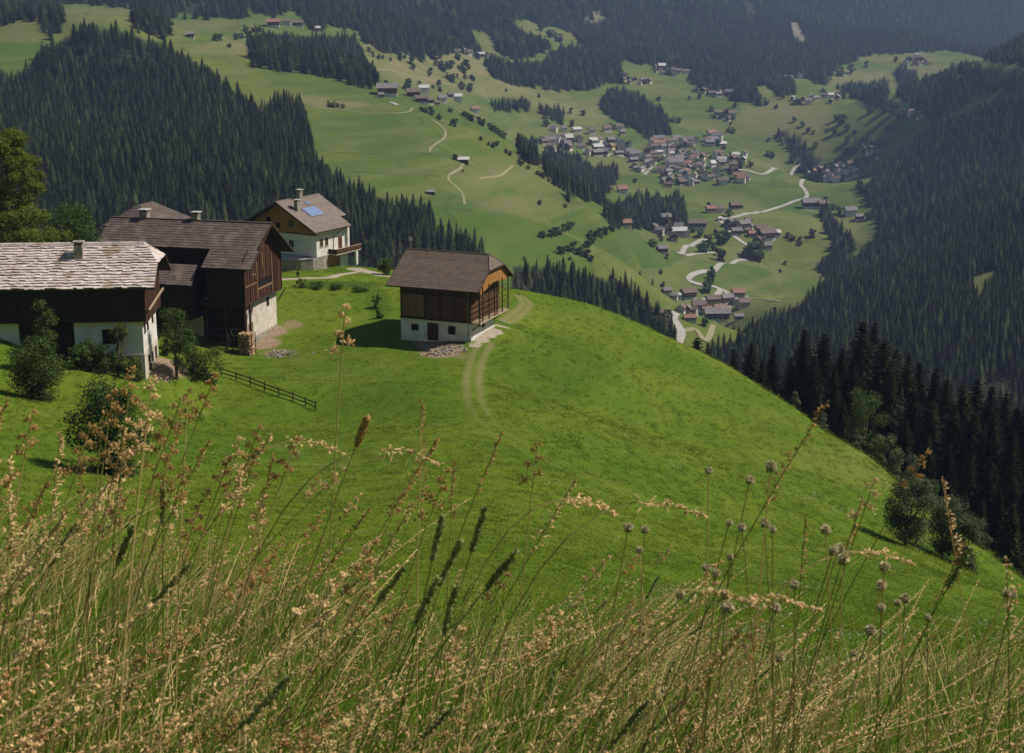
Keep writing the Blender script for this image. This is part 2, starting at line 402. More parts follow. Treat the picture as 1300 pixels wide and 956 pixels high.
u_, v_ = proj(GV); Yg = GV[:, 1]; r_ = np.hypot(GV[:, 0], GV[:, 1])
infront = Yg > 1
A = {}
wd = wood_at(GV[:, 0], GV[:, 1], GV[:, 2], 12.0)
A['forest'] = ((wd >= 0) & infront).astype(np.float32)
def ell(lst, ymin, ymax):
    d = np.zeros(len(u_))
    for cu, cv, ru, rv, s in lst:
        q = ((u_ - cu) / ru) ** 2 + ((v_ - cv) / rv) ** 2
        d = np.maximum(d, s * np.clip(1.6 - q * 1.2, 0, 1))
    return d * ((Yg > ymin) & (Yg < ymax))
dry = ell([(560,85,80,26,1),(640,112,60,12,.8),(300,62,60,10,.7),(250,33,90,8,.5),(400,78,60,10,.7),(430,133,40,5,.9),(390,128,30,8,.7),(455,85,30,20,.8),(500,10,60,14,.5),
           (680,125,40,12,.5),(750,140,50,12,.8),(620,215,60,20,.35),(680,232,40,14,.5),(660,260,60,14,.5),(575,112,25,8,.6),(730,170,50,10,.3),(120,20,90,12,.5),(30,35,60,12,.5),
           (1000,150,60,25,.6),(1090,98,60,14,.7),(1180,95,50,12,.7),(985,208,35,8,.7),(1140,70,50,8,.5),(1290,75,60,6,.7),(1030,190,30,15,.5),(935,260,40,10,.3),(700,38,50,14,.4),(630,52,20,14,.5),
           (940,318,25,10,.3),(990,350,12,16,.3),(1060,290,30,12,.3)], 600, 6000)
dry2 = ell([(1110,595,70,30,.6),(1180,660,60,30,.6),(1080,580,90,18,.5),(760,400,60,9,.35),(560,445,40,14,.3),(450,470,60,30,.25),(380,470,30,20,.3),(1000,560,60,60,.2)], 60, 330)
A['dry'] = np.maximum(dry, dry2).astype(np.float32)
A['rock'] = ell([(748,20,18,9,.8),(1010,35,10,11,1),(1018,44,8,8,.9),(585,62,12,3,.6),(925,22,14,12,.25)], 1500, 9000).astype(np.float32)
track = np.zeros(len(u_), np.float32)
TR = trace([(640,408),(652,402),(664,392),(668,384),(660,376)]) 
TR2 = trace([(618,436),(606,455),(600,480),(602,503),(612,527),(632,548),(662,566),(700,585),(745,606),(800,626),(850,640),(905,650),(960,655)])
nearm = (r_ > 60) & (r_ < 330) & (np.abs(GV[:, 0]) < 120)
for T, wid, fade in ((TR, 1.0, .9), (TR2, 1.15, .8)):
    d = seg_dist(GV[nearm, 0], GV[nearm, 1], T)
    rut = np.exp(-((np.abs(d) - wid * .7) / .9) ** 2)
    fd = 1.0
    if T is TR2: fd = np.clip((GV[nearm, 1] - 105) / 75, .6, 1)
    track[nearm] = np.maximum(track[nearm], rut * fade * fd * .9)
d = seg_dist(GV[nearm, 0], GV[nearm, 1], trace([(895,698),(960,694),(1040,697),(1110,702)])) if True else 0
track[nearm] = np.maximum(track[nearm], .6 * np.exp(-(d / .4) ** 2))
A['track'] = track
dirt = np.zeros(len(u_), np.float32)
for u, v, R, s in ((214,463,2.4,1),(203,476,1.6,.8),(228,468,1.8,.6),(345,420,2.4,1),(335,436,2.6,1),(350,448,2.2,.7),(378,455,2.0,.4),(545,436,2.5,.9),(562,445,3.2,1),(585,452,1.8,.5),(525,430,2,.6),
                   (372,412,2.2,.6),(480,372,1.5,.4)):
    p = hit(u, v, 30)
    if p is None: continue
    d = np.hypot(GV[nearm, 0] - p.x, GV[nearm, 1] - p.y); dirt[nearm] = np.maximum(dirt[nearm], s * np.clip(1.5 - d / R, 0, 1))
A['dirt'] = dirt
grav = np.zeros(len(u_), np.float32)
for T, wid in ((trace([(497,351),(480,348),(462,344),(450,341)]), 1.5), (trace([(462,345),(450,346),(436,348),(420,352),(395,353),(372,354),(345,355)]), .8)):
    d = seg_dist(GV[nearm, 0], GV[nearm, 1], T); grav[nearm] = np.maximum(grav[nearm], np.clip(2.0 - d / wid * 1.4, 0, 1))
for u, v, R_ in ((603,438,.9),(611,431,1.1),(619,425,1.2),(627,420,1.3),(636,414,1.3),(642,409,1.0)):
    p = hit(u, v, 30); d = np.hypot(GV[nearm, 0] - p.x, GV[nearm, 1] - p.y); grav[nearm] = np.maximum(grav[nearm], np.clip(1.6 - d / R_, 0, 1))
A['gravel'] = grav
# cut bank and scrub along the terrace edge
A['lush'] = ell([(430,362,60,5,.8),(700,470,80,50,.35),(480,385,16,22,.5)], 60, 330).astype(np.float32)

def ground_material():
    m, nt, b = new_mat('grass, earth and forest floor'); b.inputs['Roughness'].default_value = .95; b.inputs['Specular IOR Level'].default_value = .08
    geo = nt.nodes.new('ShaderNodeNewGeometry'); P = geo.outputs['Position']
    def at_(n):
        a = nt.nodes.new('ShaderNodeAttribute'); a.attribute_name = n; return a.outputs['Fac']
    sp = nt.nodes.new('ShaderNodeSeparateXYZ'); nt.links.new(P, sp.inputs[0])
    far = ramp(nt, sp.outputs[1], 330, 600)
    n1 = noise(nt, .035, 5, .6, P); n2 = noise(nt, .35, 5, .65, P); n3 = noise(nt, 2.6, 5, .75, P); n4 = noise(nt, .006, 6, .6, P)
    near_g = mix(nt, ramp(nt, n1, .35, .65), (.064, .128, .007), (.120, .165, .012))
    near_g = mix(nt, mth(nt, 'MULTIPLY', ramp(nt, n2, .45, .7), .35), near_g, (.060, .108, .008))
    near_g = mix(nt, mth(nt, 'MULTIPLY', ramp(nt, n3, .52, .75), .5), near_g, (.165, .19, .025))
    near_g = mix(nt, mth(nt, 'MULTIPLY', ramp(nt, n3, .5, .3), .2), near_g, (.05, .09, .008))
    far_g = mix(nt, ramp(nt, n4, .4, .62), (.072, .112, .018), (.118, .138, .030))
    far_g = mix(nt, mth(nt, 'MULTIPLY', ramp(nt, n1, .42, .66), .55), far_g, (.054, .094, .018))
    # faint terraces and mowing lines that follow the contour
    wv = nt.nodes.new('ShaderNodeTexNoise'); wv.inputs['Scale'].default_value = 1.0; wv.inputs['Detail'].default_value = 3
    mp = nt.nodes.new('ShaderNodeMapping'); nt.links.new(P, mp.inputs['Vector']); mp.inputs['Scale'].default_value = (.003, .003, .16)
    nt.links.new(mp.outputs[0], wv.inputs['Vector'])
    far_g = mix(nt, mth(nt, 'MULTIPLY', ramp(nt, wv.outputs['Fac'], .52, .62), .45), far_g, (.14, .15, .055))
    far_g = mix(nt, mth(nt, 'MULTIPLY', ramp(nt, wv.outputs['Fac'], .45, .38), .4), far_g, (.05, .095, .022))
    # holdings: plots of slightly different grass with rank edges
    vo = nt.nodes.new('ShaderNodeTexVoronoi'); vo.inputs['Scale'].default_value = .0085; vo.inputs['Randomness'].default_value = .9
    wp = nt.nodes.new('ShaderNodeVectorMath'); wp.operation = 'ADD'; nn = nt.nodes.new('ShaderNodeTexNoise'); nn.inputs['Scale'].default_value = .012; nt.links.new(P, nn.inputs['Vector'])
    sc_ = nt.nodes.new('ShaderNodeVectorMath'); sc_.operation = 'SCALE'; sc_.inputs['Scale'].default_value = 90; nt.links.new(nn.outputs['Color'], sc_.inputs[0])
    nt.links.new(P, wp.inputs[0]); nt.links.new(sc_.outputs[0], wp.inputs[1]); nt.links.new(wp.outputs[0], vo.inputs['Vector'])
    sx = nt.nodes.new('ShaderNodeSeparateColor'); nt.links.new(vo.outputs['Color'], sx.inputs[0])
    far_g = mix(nt, ramp(nt, sx.outputs[0], .55, .9, 0, .45), far_g, (.135, .15, .045)); far_g = mix(nt, ramp(nt, sx.outputs[1], .6, .95, 0, .5), far_g, (.052, .10, .014))
    ve = nt.nodes.new('ShaderNodeTexVoronoi'); ve.feature = 'DISTANCE_TO_EDGE'; ve.inputs['Scale'].default_value = .0085; ve.inputs['Randomness'].default_value = .9; nt.links.new(wp.outputs[0], ve.inputs['Vector'])
    far_g = mix(nt, ramp(nt, ve.outputs['Distance'], .022, .006, 0, .4), far_g, (.04, .065, .018))
    m2 = nt.nodes.new('ShaderNodeMapping'); nt.links.new(P, m2.inputs['Vector']); m2.inputs['Scale'].default_value = (.05, .05, 1.1)
    ter = noise(nt, 1.0, 4, .6, m2.outputs[0])
    n6 = noise(nt, 7.5, 4, .8, P)
    near_g = mix(nt, ramp(nt, n6, .53, .70, 0, .5), near_g, (.19, .21, .04)); near_g = mix(nt, ramp(nt, n6, .46, .33, 0, .5), near_g, (.035, .075, .006))
    near_g = mix(nt, ramp(nt, ter, .55, .7, 0, .4), near_g, (.15, .18, .028)); near_g = mix(nt, ramp(nt, ter, .44, .34, 0, .4), near_g, (.055, .10, .010))
    g = mix(nt, far, near_g, far_g)
    dr = mth(nt, 'MULTIPLY', at_('dry'), ramp(nt, n1, .25, .6))
    dryc = mix(nt, far, (.15, .15, .04), (.20, .165, .085))
    g = mix(nt, mth(nt, 'MULTIPLY', dr, .8), g, dryc)
    g = mix(nt, at_('lush'), g, (.03, .07, .008))
    g = mix(nt, at_('rock'), g, mix(nt, ramp(nt, n2, .4, .6), (.26, .22, .19), (.12, .12, .08)))
    br = ramp(nt, mth(nt, 'ADD', at_('track'), mth(nt, 'SUBTRACT', n3, .5)), .35, .75)
    g = mix(nt, mth(nt, 'MULTIPLY', br, .8), g, (.20, .18, .075))
    di = ramp(nt, mth(nt, 'ADD', at_('dirt'), mth(nt, 'MULTIPLY', mth(nt, 'SUBTRACT', n3, .5), 1.4)), .4, .65)
    g = mix(nt, di, g, mix(nt, ramp(nt, n3, .4, .6), (.34, .25, .17), (.19, .13, .085)))
    gr = ramp(nt, mth(nt, 'ADD', at_('gravel'), mth(nt, 'SUBTRACT', n3, .5)), .4, .6)
    g = mix(nt, gr, g, mix(nt, ramp(nt, n3, .4, .6), (.42, .36, .28), (.30, .25, .19)))
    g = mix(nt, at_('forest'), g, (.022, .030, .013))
    nt.links.new(g, b.inputs['Base Color'])
    h = mth(nt, 'ADD', mth(nt, 'ADD', n3, mth(nt, 'MULTIPLY', n2, 2.0)), mth(nt, 'MULTIPLY', ter, 1.5))
    bump(nt, b, h, .8, .25)
    return m
M['ground'] = ground_material()
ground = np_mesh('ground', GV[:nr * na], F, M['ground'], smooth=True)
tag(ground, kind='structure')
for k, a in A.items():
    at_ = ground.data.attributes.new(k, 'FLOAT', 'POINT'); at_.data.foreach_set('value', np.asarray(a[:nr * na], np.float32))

# ------------------------------------------------------------ scattering
def gn_scatter(name, pts, rot, scl, pick, protos, kind='stuff'):
    me = bpy.data.meshes.new(name); pts = np.asarray(pts, np.float32)
    me.vertices.add(len(pts)); me.vertices.foreach_set('co', pts.ravel())
    a = me.attributes.new('spin', 'FLOAT_VECTOR', 'POINT'); a.data.foreach_set('vector', np.asarray(rot, np.float32).ravel())
    a = me.attributes.new('size', 'FLOAT_VECTOR', 'POINT'); a.data.foreach_set('vector', np.asarray(scl, np.float32).ravel())
    a = me.attributes.new('pick', 'INT', 'POINT'); a.data.foreach_set('value', np.asarray(pick, np.int32))
    o = bpy.data.objects.new(name, me); COL.objects.link(o); tag(o, kind=kind)
    g = bpy.data.node_groups.new(name, 'GeometryNodeTree')
    g.interface.new_socket('Geometry', in_out='INPUT', socket_type='NodeSocketGeometry')
    g.interface.new_socket('Geometry', in_out='OUTPUT', socket_type='NodeSocketGeometry')
    gi = g.nodes.new('NodeGroupInput'); go = g.nodes.new('NodeGroupOutput'); jn = g.nodes.new('GeometryNodeJoinGeometry')
    def attr(nm, t):
        n = g.nodes.new('GeometryNodeInputNamedAttribute'); n.data_type = t; n.inputs['Name'].default_value = nm
        return n.outputs['Attribute']
    sp, sz, pk = attr('spin', 'FLOAT_VECTOR'), attr('size', 'FLOAT_VECTOR'), attr('pick', 'INT')
    e2r = g.nodes.new('FunctionNodeEulerToRotation'); g.links.new(sp, e2r.inputs[0])
    for k, pr in enumerate(protos):
        oi = g.nodes.new('GeometryNodeObjectInfo'); oi.inputs['Object'].default_value = pr; oi.inputs['As Instance'].default_value = True
        cp = g.nodes.new('FunctionNodeCompare'); cp.data_type = 'INT'; cp.operation = 'EQUAL'
        g.links.new(pk, cp.inputs[2]); cp.inputs[3].default_value = k
        ip = g.nodes.new('GeometryNodeInstanceOnPoints')
        g.links.new(gi.outputs[0], ip.inputs['Points']); g.links.new(cp.outputs[0], ip.inputs['Selection'])
        g.links.new(oi.outputs['Geometry'], ip.inputs['Instance'])
        g.links.new(e2r.outputs[0], ip.inputs['Rotation']); g.links.new(sz, ip.inputs['Scale'])
        g.links.new(ip.outputs[0], jn.inputs[0])
    g.links.new(jn.outputs[0], go.inputs[0])
    md = o.modifiers.new('scatter', 'NODES'); md.node_group = g
    return o

# ------------------------------------------------------------ trees
def spruce_far(seed, H=22.0, tiers=9, spikes=9):
    r = np.random.default_rng(seed); V = []; Fc = []
    R = H * r.uniform(.17, .225)
    for t in range(tiers):
        f = t / (tiers - 1); z1 = H * (.08 + .9 * f ** .92); rad_ = R * (1 - f) ** .8 + .12
        z0 = z1 - H * .115 * (1.15 - .5 * f); n = len(V); top = z1 + H * .05
        ph = r.uniform(0, 6.28)
        V.append((r.normal(0, .06), r.normal(0, .06), min(top, H)))
        for s in range(spikes * 2):
            an = ph + math.pi * s / spikes; q = rad_ * (r.uniform(.8, 1.15) if s % 2 == 0 else r.uniform(.42, .6))
            V.append((q * math.cos(an), q * math.sin(an), (z0 if s % 2 == 0 else z0 + H * .05) + r.normal(0, .18)))
        for s in range(spikes * 2): Fc.append((n, n + 1 + s, n + 1 + (s + 1) % (spikes * 2)))
    return np.array(V), np.array(Fc)
def spruce_crown(seed, H=26.0, dens=1.0):
    """whorls of drooping limbs carrying hanging sprays"""
    r = np.random.default_rng(seed); T = []
    R = H * r.uniform(.16, .20); z = H * .05; 
    while z < H * .985:
        f = z / H; L = R * (1 - f) ** .75 * r.uniform(.85, 1.12) + .15
        nb = int((9 - 4 * f) * dens) + 2; ph = r.uniform(0, 6.28)
        for b in range(nb):
            an = ph + 2 * math.pi * b / nb + r.normal(0, .18); LL = L * r.uniform(.72, 1.12)
            droop = .22 + .35 * (1 - f) + r.normal(0, .05)
            ca, sa = math.cos(an), math.sin(an); ns = max(3, int(LL / .42 * dens))
            for s in range(ns):
                t = (s + .6) / ns; rr = LL * t
                zz = z - droop * rr + .28 * rr * t * t * .6
                wd = (.34 + .30 * (1 - t)) * (.6 + .5 * (1 - f)); hg = (.55 + .5 * r.random()) * (.55 + .5 * (1 - f))
                px, py = rr * ca, rr * sa
                tw = r.normal(0, .5); cx_, sx_ = math.cos(an + tw), math.sin(an + tw)
                # an outward pointing spray and one hanging from it
                T.append(((px - sa * wd, py + ca * wd, zz - hg * .35), (px + sa * wd, py - ca * wd, zz - hg * .35), (px + ca * LL / ns * 1.7, py + sa * LL / ns * 1.7, zz - .10)))
                T.append(((px - cx_ * wd * .7, py - sx_ * wd * .7, zz), (px + cx_ * wd * .7, py + sx_ * wd * .7, zz - .05), (px + r.normal(0, .1), py + r.normal(0, .1), zz - hg)))
        z += H * (.026 + .012 * (1 - f)) * r.uniform(.8, 1.2) / dens ** .5
    T.append(((-.12, 0, H * .93), (.12, 0, H * .93), (0, 0, H + .3))); T.append(((0, -.12, H * .93), (0, .12, H * .93), (0, 0, H + .3)))
    V = np.array(T).reshape(-1, 3); return V, np.arange(len(V)).reshape(-1, 3)
def trunk_mb(H, r0, r1=.03, bend=.0, seed=0):
    r = random.Random(seed); m = MB(); n = 8
    pts = [(bend * math.sin(i / n * 2.2 + seed), bend * math.cos(i / n * 1.7 + seed) - bend, -.6 + (H + .6) * i / n) for i in range(n + 1)]
    m.tube(pts, [r0 * (1.25 if i == 0 else 1) * (1 - i / n) + r1 for i in range(n + 1)], 8); return m, pts
def leaf_cloud(r, blobs, n, size, flat=.55):
    """leaf faces through the volume of several clumps; blobs = (x, y, z, rx, ry, rz)"""
    B = np.array(blobs, float); wgt = (B[:, 3] * B[:, 4] * B[:, 5]) ** .7; k = r.choice(len(B), n, p=wgt / wgt.sum())
    d = r.normal(size=(n, 3)); d /= np.linalg.norm(d, axis=1)[:, None]
    rr = r.random(n) ** .42 * r.uniform(.85, 1.12, n)
    # sub-clumps: pull leaves towards twig ends
    tw = r.normal(size=(max(6, n // 26), 3)); tw /= np.linalg.norm(tw, axis=1)[:, None]
    near_t = tw[r.integers(0, len(tw), n)]
    d = d * .45 + near_t * .75; d /= np.linalg.norm(d, axis=1)[:, None]
    Cn = B[k, :3] + d * rr[:, None] * B[k, 3:6]
    nrm = d + r.normal(size=(n, 3)) * .7 + np.array([0, 0, .35]); nrm /= np.linalg.norm(nrm, axis=1)[:, None]
    a = np.cross(nrm, r.normal(size=(n, 3))); a /= np.linalg.norm(a, axis=1)[:, None]; b = np.cross(nrm, a)
    s = size * r.uniform(.6, 1.35, n)[:, None]
    V = np.stack([Cn - a * s, Cn + b * s * flat, Cn + a * s, Cn - b * s * flat], 1).reshape(-1, 3)
    return V, np.arange(len(V)).reshape(-1, 4)
def broad_blobs(r, H, Rw, z0=.25, n=14):
    out = []; n = int(n * 1.5)
    for i in range(n):
        t = r.random(); an = r.uniform(0, 6.28); z = H * (z0 + (1 - z0) * t * .9)
        wdt = Rw * math.sin(math.pi * min(1, max(.12, (z / H - z0 * .6) / (1.08 - z0 * .6)))) ** .7
        q = wdt * r.uniform(.25, .8); s = max(Rw * r.uniform(.26, .48), H * r.uniform(.06, .10))
        out.append((q * math.cos(an), q * math.sin(an), min(z, H - s * .8), s, s, s * .8))
    return out
def broad_tree(name, seed, H, Rw, n, leaf, mat, z0=.25, blobs=14, label=None, cat='tree', group=None, far=False, narrow=False, r0=None):
    r = np.random.default_rng(seed); root = empty(name)
    bl = broad_blobs(r, H, Rw, z0, blobs); V, Fc = leaf_cloud(r, bl, n, leaf)
    cr = np_mesh('crown', V, Fc, M[mat], parent=root)
    m, pts = trunk_mb(H * .8, r0 or H * .022, .02, H * .02, seed)
    for b in bl[:8]:
        z = max(H * .12, b[2] * .45); m.tube([(0, 0, z), (b[0] * .5, b[1] * .5, (z + b[2]) / 2 + .1), b[:3]], [H * .011, H * .007, H * .003], 5)
    m.build('trunk', M['bark'], root, True)
    tag(root, label, cat, group); return root

def spruce_mid(seed, H=22.0, tiers=13):
    r = np.random.default_rng(seed); V = []; Fc = []; R = H * r.uniform(.16, .2); sp_ = 8
    for t in range(tiers):
        f = t / (tiers - 1); z1 = H * (.05 + .92 * f ** .95); rad_ = R * (1 - f) ** .72 + .15; ph = r.uniform(0, 6.28); cx_, cy_ = r.normal(0, .12, 2); n = len(V)
        V.append((0, 0, min(H, z1 + H * .06)))
        k = sp_ + int(r.integers(-1, 3))
        for s in range(k * 2):
            an = ph + math.pi * s / k + r.normal(0, .06); tip = s % 2 == 0; q = rad_ * (r.uniform(.7, 1.2) if tip else r.uniform(.35, .6))
            V.append((q * math.cos(an) + cx_, q * math.sin(an) + cy_, z1 - (H * .075 * (1.2 - .5 * f) * r.uniform(.6, 1.4) if tip else H * .02)))
        for s in range(k * 2): Fc.append((n, n + 1 + s, n + 1 + (s + 1) % (k * 2)))
    return np.array(V), np.array(Fc)
FARP = []
for i in range(4):
    V, Fc = spruce_far(40 + i, 22, 9 if i < 3 else 8, 8 + i % 3)
    FARP.append(np_mesh('spruce_crown', V, Fc, M['spruce_far'], link=False))
MIDP = []
for i in range(4):
    V, Fc = spruce_mid(60 + i)
    V2, F2 = spruce_crown(70 + i, 22, .42); Fc = np.concatenate([Fc, F2 + len(V)]); V = np.concatenate([V, V2])
    MIDP.append(np_mesh('spruce_crown', V, Fc, M['spruce'], link=False))

# every wood: jittered planting grid over the slopes
PX, PY, PK, PS = [], [], [], []
for (y0, y1, sp) in ((332, 1350, 5.5), (1350, 2700, 8.6), (2700, 5800, 13.0)):
    X = np.arange(-y1 * .50, y1 * .50, sp); Y = np.arange(y0, y1, sp)
    XX, YY = np.meshgrid(X, Y); XX = XX.ravel() + rng.uniform(-.48, .48, XX.size) * sp; YY = YY.ravel() + rng.uniform(-.48, .48, YY.size) * sp
    k = np.abs(XX) < YY * .47 + 30; XX, YY = XX[k], YY[k]
    # coarse height from the ground mesh rings is enough to test which wood a tree belongs to
    ia = np.clip(np.searchsorted(AZ, np.arctan2(XX, YY)), 1, na - 1); ir = np.clip(np.searchsorted(RR, np.hypot(XX, YY)), 1, nr - 1)
    Z = GV[ir * na + ia, 2]
    kk = wood_at(XX, YY, Z, 22.0); s = kk >= 0
    thin = vnoise(XX / 60, YY / 60, 21) > -.43
    s &= thin
    PX.append(XX[s]); PY.append(YY[s]); PK.append(kk[s]); PS.append(np.full(s.sum(), max(1.0, sp / 6.1)))
PX = np.concatenate(PX); PY = np.concatenate(PY); PK = np.concatenate(PK); PS = np.concatenate(PS)
PZ = ground_z(PX, PY) - .5
print('forest trees', len(PX))
PH = .74 * (.36 + .82 * rng.random(len(PX)) ** .8 + .25 * vnoise(PX / 45, PY / 45, 30)) * np.where(PS > 1.5, 1.25, np.where(PS > 1.1, 1.08, 1.0))
# the ones that show largest become trees of their own
pu, pv = proj(np.stack([PX, PY, PZ + PH * 20], 1))
cand = np.where((pu > -5) & (pu < 1305) & (pv > -5) & (PY < 1500))[0]; cand = cand[np.argsort(PY[cand])]
single = []
for i in cand:
    tip = Vector((PX[i], PY[i], PZ[i] + PH[i] * 20)); d = tip.normalized()
    h = BV.ray_cast(Vector((0, 0, 0)), d)
    if h[0] is None or h[3] > tip.length - 1: single.append(i)
    if len(single) >= 215: break
single = np.array(single); mask = np.ones(len(PX), bool); mask[single] = False
names = list(WOODS.keys())
tp = {}
for i in single:
    wn = names[PK[i]]; q = i % 4
    o = bpy.data.objects.new('spruce_tree', MIDP[q].data); COL.objects.link(o)
    s = PH[i]; o.location = (PX[i], PY[i], PZ[i]); o.rotation_euler = (0, 0, rng.uniform(0, 6.28)); o.scale = (s * rng.uniform(.85, 1.15),) * 2 + (s,)
    tag(o, 'dark spruce standing ' + WOODS[wn][1], 'tree', 'spruces ' + WOODS[wn][1])
n_ = int(mask.sum())
rot = np.zeros((n_, 3)); rot[:, 2] = rng.uniform(0, 6.28, n_); rot[:, 0] = rng.normal(0, .02, n_)
sc = np.stack([PH[mask] * PS[mask] ** .8 * rng.uniform(1.1, 1.6, n_)] * 2 + [PH[mask]], 1)
pk = rng.integers(0, 4, n_); ny = PY[mask] < 1500; pk[ny] = 4 + rng.integers(0, 4, ny.sum())
MID2 = []
for i in range(4):
    V, Fc = spruce_mid(160 + i); MID2.append(np_mesh('spruce_crown', V, Fc, M['spruce_far'], link=False))
gn_scatter('forest', np.stack([PX[mask], PY[mask], PZ[mask]], 1), rot, sc, pk, FARP + MID2)
# ------------------------------------------------------------ farm buildings
M['shingle'] = None
def shingle_mat(name, c1, c2, rough=.75, bmp=.4, patch=None):
    m, nt, b = new_mat(name); b.inputs['Roughness'].default_value = rough
    geo = nt.nodes.new('ShaderNodeNewGeometry'); tc = nt.nodes.new('ShaderNodeTexCoord').outputs['Object']
    g = mix(nt, geo.outputs['Random Per Island'], c1, c2)
    f = noise(nt, 1.1, 6, .7, tc); g = mix(nt, ramp(nt, f, .45, .7), g, tuple(x * .6 for x in c1))
    if patch:
        pf = noise(nt, .45, 3, .5, tc); g = mix(nt, ramp(nt, pf, .55, .68), g, patch)
    nt.links.new(g, b.inputs['Base Color']); bump(nt, b, noise(nt, 14, 4, .7, tc), bmp, .01); return m
M['shingle_pale'] = shingle_mat('weathered pale shingles', (.66, .555, .53), (.50, .42, .395), patch=(.36, .27, .2))
M['shingle_brown'] = shingle_mat('old brown shingles', (.135, .102, .085), (.092, .070, .060), patch=(.16, .125, .10))
M['tile_brown'] = shingle_mat('brown roof tiles', (.150, .113, .086), (.125, .094, .072), .6)
M['tile_house'] = shingle_mat('tan brown roof tiles', (.215, .17, .145), (.18, .142, .122), .65)
M['wood_dark'] = planks('tarred dark boards', (.030, .018, .013), (.050, .028, .019), (.012, .008, .006), .22)
M['wood_red'] = planks('red brown weathered boards', (.15, .055, .024), (.045, .022, .015), (.022, .013, .010), .24)
M['wood_warm'] = planks('warm brown boards', (.48, .225, .06), (.36, .155, .042), (.17, .08, .03), .2)
M['wood_mid'] = planks('brown barn boards', (.19, .095, .038), (.10, .05, .022), (.04, .022, .013), .2)
M['wood_pale'] = plain('bare pale timber', (.42, .32, .22), (.26, .18, .11), 5)
M['rail_wood'] = plain('worn brown rails', (.30, .17, .09), (.13, .07, .04), 5)
M['timber'] = plain('dark timber', (.07, .042, .028), (.035, .022, .016), 5)
M['plaster'] = plain('white lime plaster', (.72, .70, .66), (.54, .51, .46), .7, .9, .35)
M['plaster_old'] = plain('stained old plaster', (.62, .57, .50), (.42, .36, .29), .9, .9, .5)
M['plaster_grey'] = plain('grey plaster', (.34, .31, .26), (.20, .18, .15), .8, .9, .5)
M['stone'] = plain('field stone', (.42, .37, .30), (.16, .14, .11), 2.2, .9, 1.0, .08)
M['concrete'] = plain('concrete', (.45, .43, .40), (.34, .32, .30), 1.5, .9, .3)
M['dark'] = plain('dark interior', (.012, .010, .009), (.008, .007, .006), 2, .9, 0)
m_, nt_, b_ = new_mat('window glass'); b_.inputs['Base Color'].default_value = (.02, .025, .03, 1); b_.inputs['Roughness'].default_value = .08; b_.inputs['Specular IOR Level'].default_value = .6
M['glass'] = m_
M['white'] = plain('white paint', (.78, .78, .76), (.7, .7, .68), 4, .6, .1)
M['metal'] = plain('zinc sheet', (.35, .34, .33), (.25, .24, .24), 4, .45, .1, metal=.6)
M['red'] = plain('red plastic', (.65, .035, .02), (.5, .03, .02), 4, .4, 0)
def solar_mat():
    m, nt, b = new_mat('solar cells'); b.inputs['Roughness'].default_value = .12; b.inputs['Specular IOR Level'].default_value = .7
    tc = nt.nodes.new('ShaderNodeTexCoord').outputs['Object']
    br = nt.nodes.new('ShaderNodeTexBrick'); nt.links.new(tc, br.inputs['Vector']); br.offset = 0; br.inputs['Scale'].default_value = 1
    br.inputs['Brick Width'].default_value = 1.0; br.inputs['Row Height'].default_value = .5; br.inputs['Mortar Size'].default_value = .03
    br.inputs['Color1'].default_value = (.10, .15, .30, 1); br.inputs['Color2'].default_value = (.12, .18, .34, 1); br.inputs['Mortar'].default_value = (.5, .55, .65, 1)
    nt.links.new(br.outputs[0], b.inputs['Base Color']); return m
M['solar'] = solar_mat()

def bil(P, s, t):
    a = Vector(P[0]).lerp(Vector(P[1]), s); b = Vector(P[3]).lerp(Vector(P[2]), s); return a.lerp(b, t)
def shingles(mb, P, row, wid, t=.035, jit=.0, seed=0, lift=0.0):
    """P = eave start, eave end, ridge end, ridge start; courses of lapped shingles"""
    r = random.Random(seed); P = [Vector(p) for p in P]
    nrm = (P[1] - P[0]).cross(P[3] - P[0])
    if nrm.length < 1e-6: nrm = (P[1] - P[0]).cross(P[2] - P[0])
    nrm.normalize(); nrm = nrm if nrm.z > 0 else -nrm
    H = ((P[3] - P[0]).length + (P[2] - P[1]).length) / 2; n = max(1, round(H / row))
    for i in range(n):
        t0 = i / n; t1 = min(1, (i + 1.12) / n)
        L = (bil(P, 0, t0) - bil(P, 1, t0)).length; k = max(1, round(L / wid)); off = r.random() / k if wid < 3 else 0
        e = [0] + [min(1, max(0, (q + (r.uniform(-.3, .3) if jit else 0)) / k + off)) for q in range(1, k)] + [1]
        e = sorted(set(e))
        for a, b in zip(e[:-1], e[1:]):
            if b - a < 1e-4: continue
            dj = r.uniform(-jit, jit) / H; th = t * r.uniform(.7, 1.4) if jit else t
            q = [bil(P, a, t0 + dj), bil(P, b, t0 + dj), bil(P, b, t1), bil(P, a, t1)]
            lo = [p + nrm * lift for p in q]
            hi = [q[0] + nrm * (lift + th * 1.8), q[1] + nrm * (lift + th * 1.8), q[2] + nrm * (lift + .006), q[3] + nrm * (lift + .006)]
            if (lo[2] - lo[3]).length < 1e-4: lo = lo[:3]; hi = hi[:3]
            mb.hexa(lo, hi)
def slab(mb, P, th=.16):
    P = [Vector(p) for p in P]; n = (P[1] - P[0]).cross(P[2] - P[0]).normalized(); n = n if n.z > 0 else -n
    mb.hexa([p - n * th for p in P], [p - n * .004 for p in P])
class Map:
    """wall plane -> local box; face 'x0' looks to -x, 'y0' looks to -y"""
    def __init__(s, face, off=0.0): s.f = face; s.o = off
    def box(s, mb, a0, a1, z0, z1, d0, d1):
        if s.f == 'x0': mb.box(s.o - d1, s.o - d0, a0, a1, z0, z1)
        else: mb.box(a0, a1, s.o - d1, s.o - d0, z0, z1)
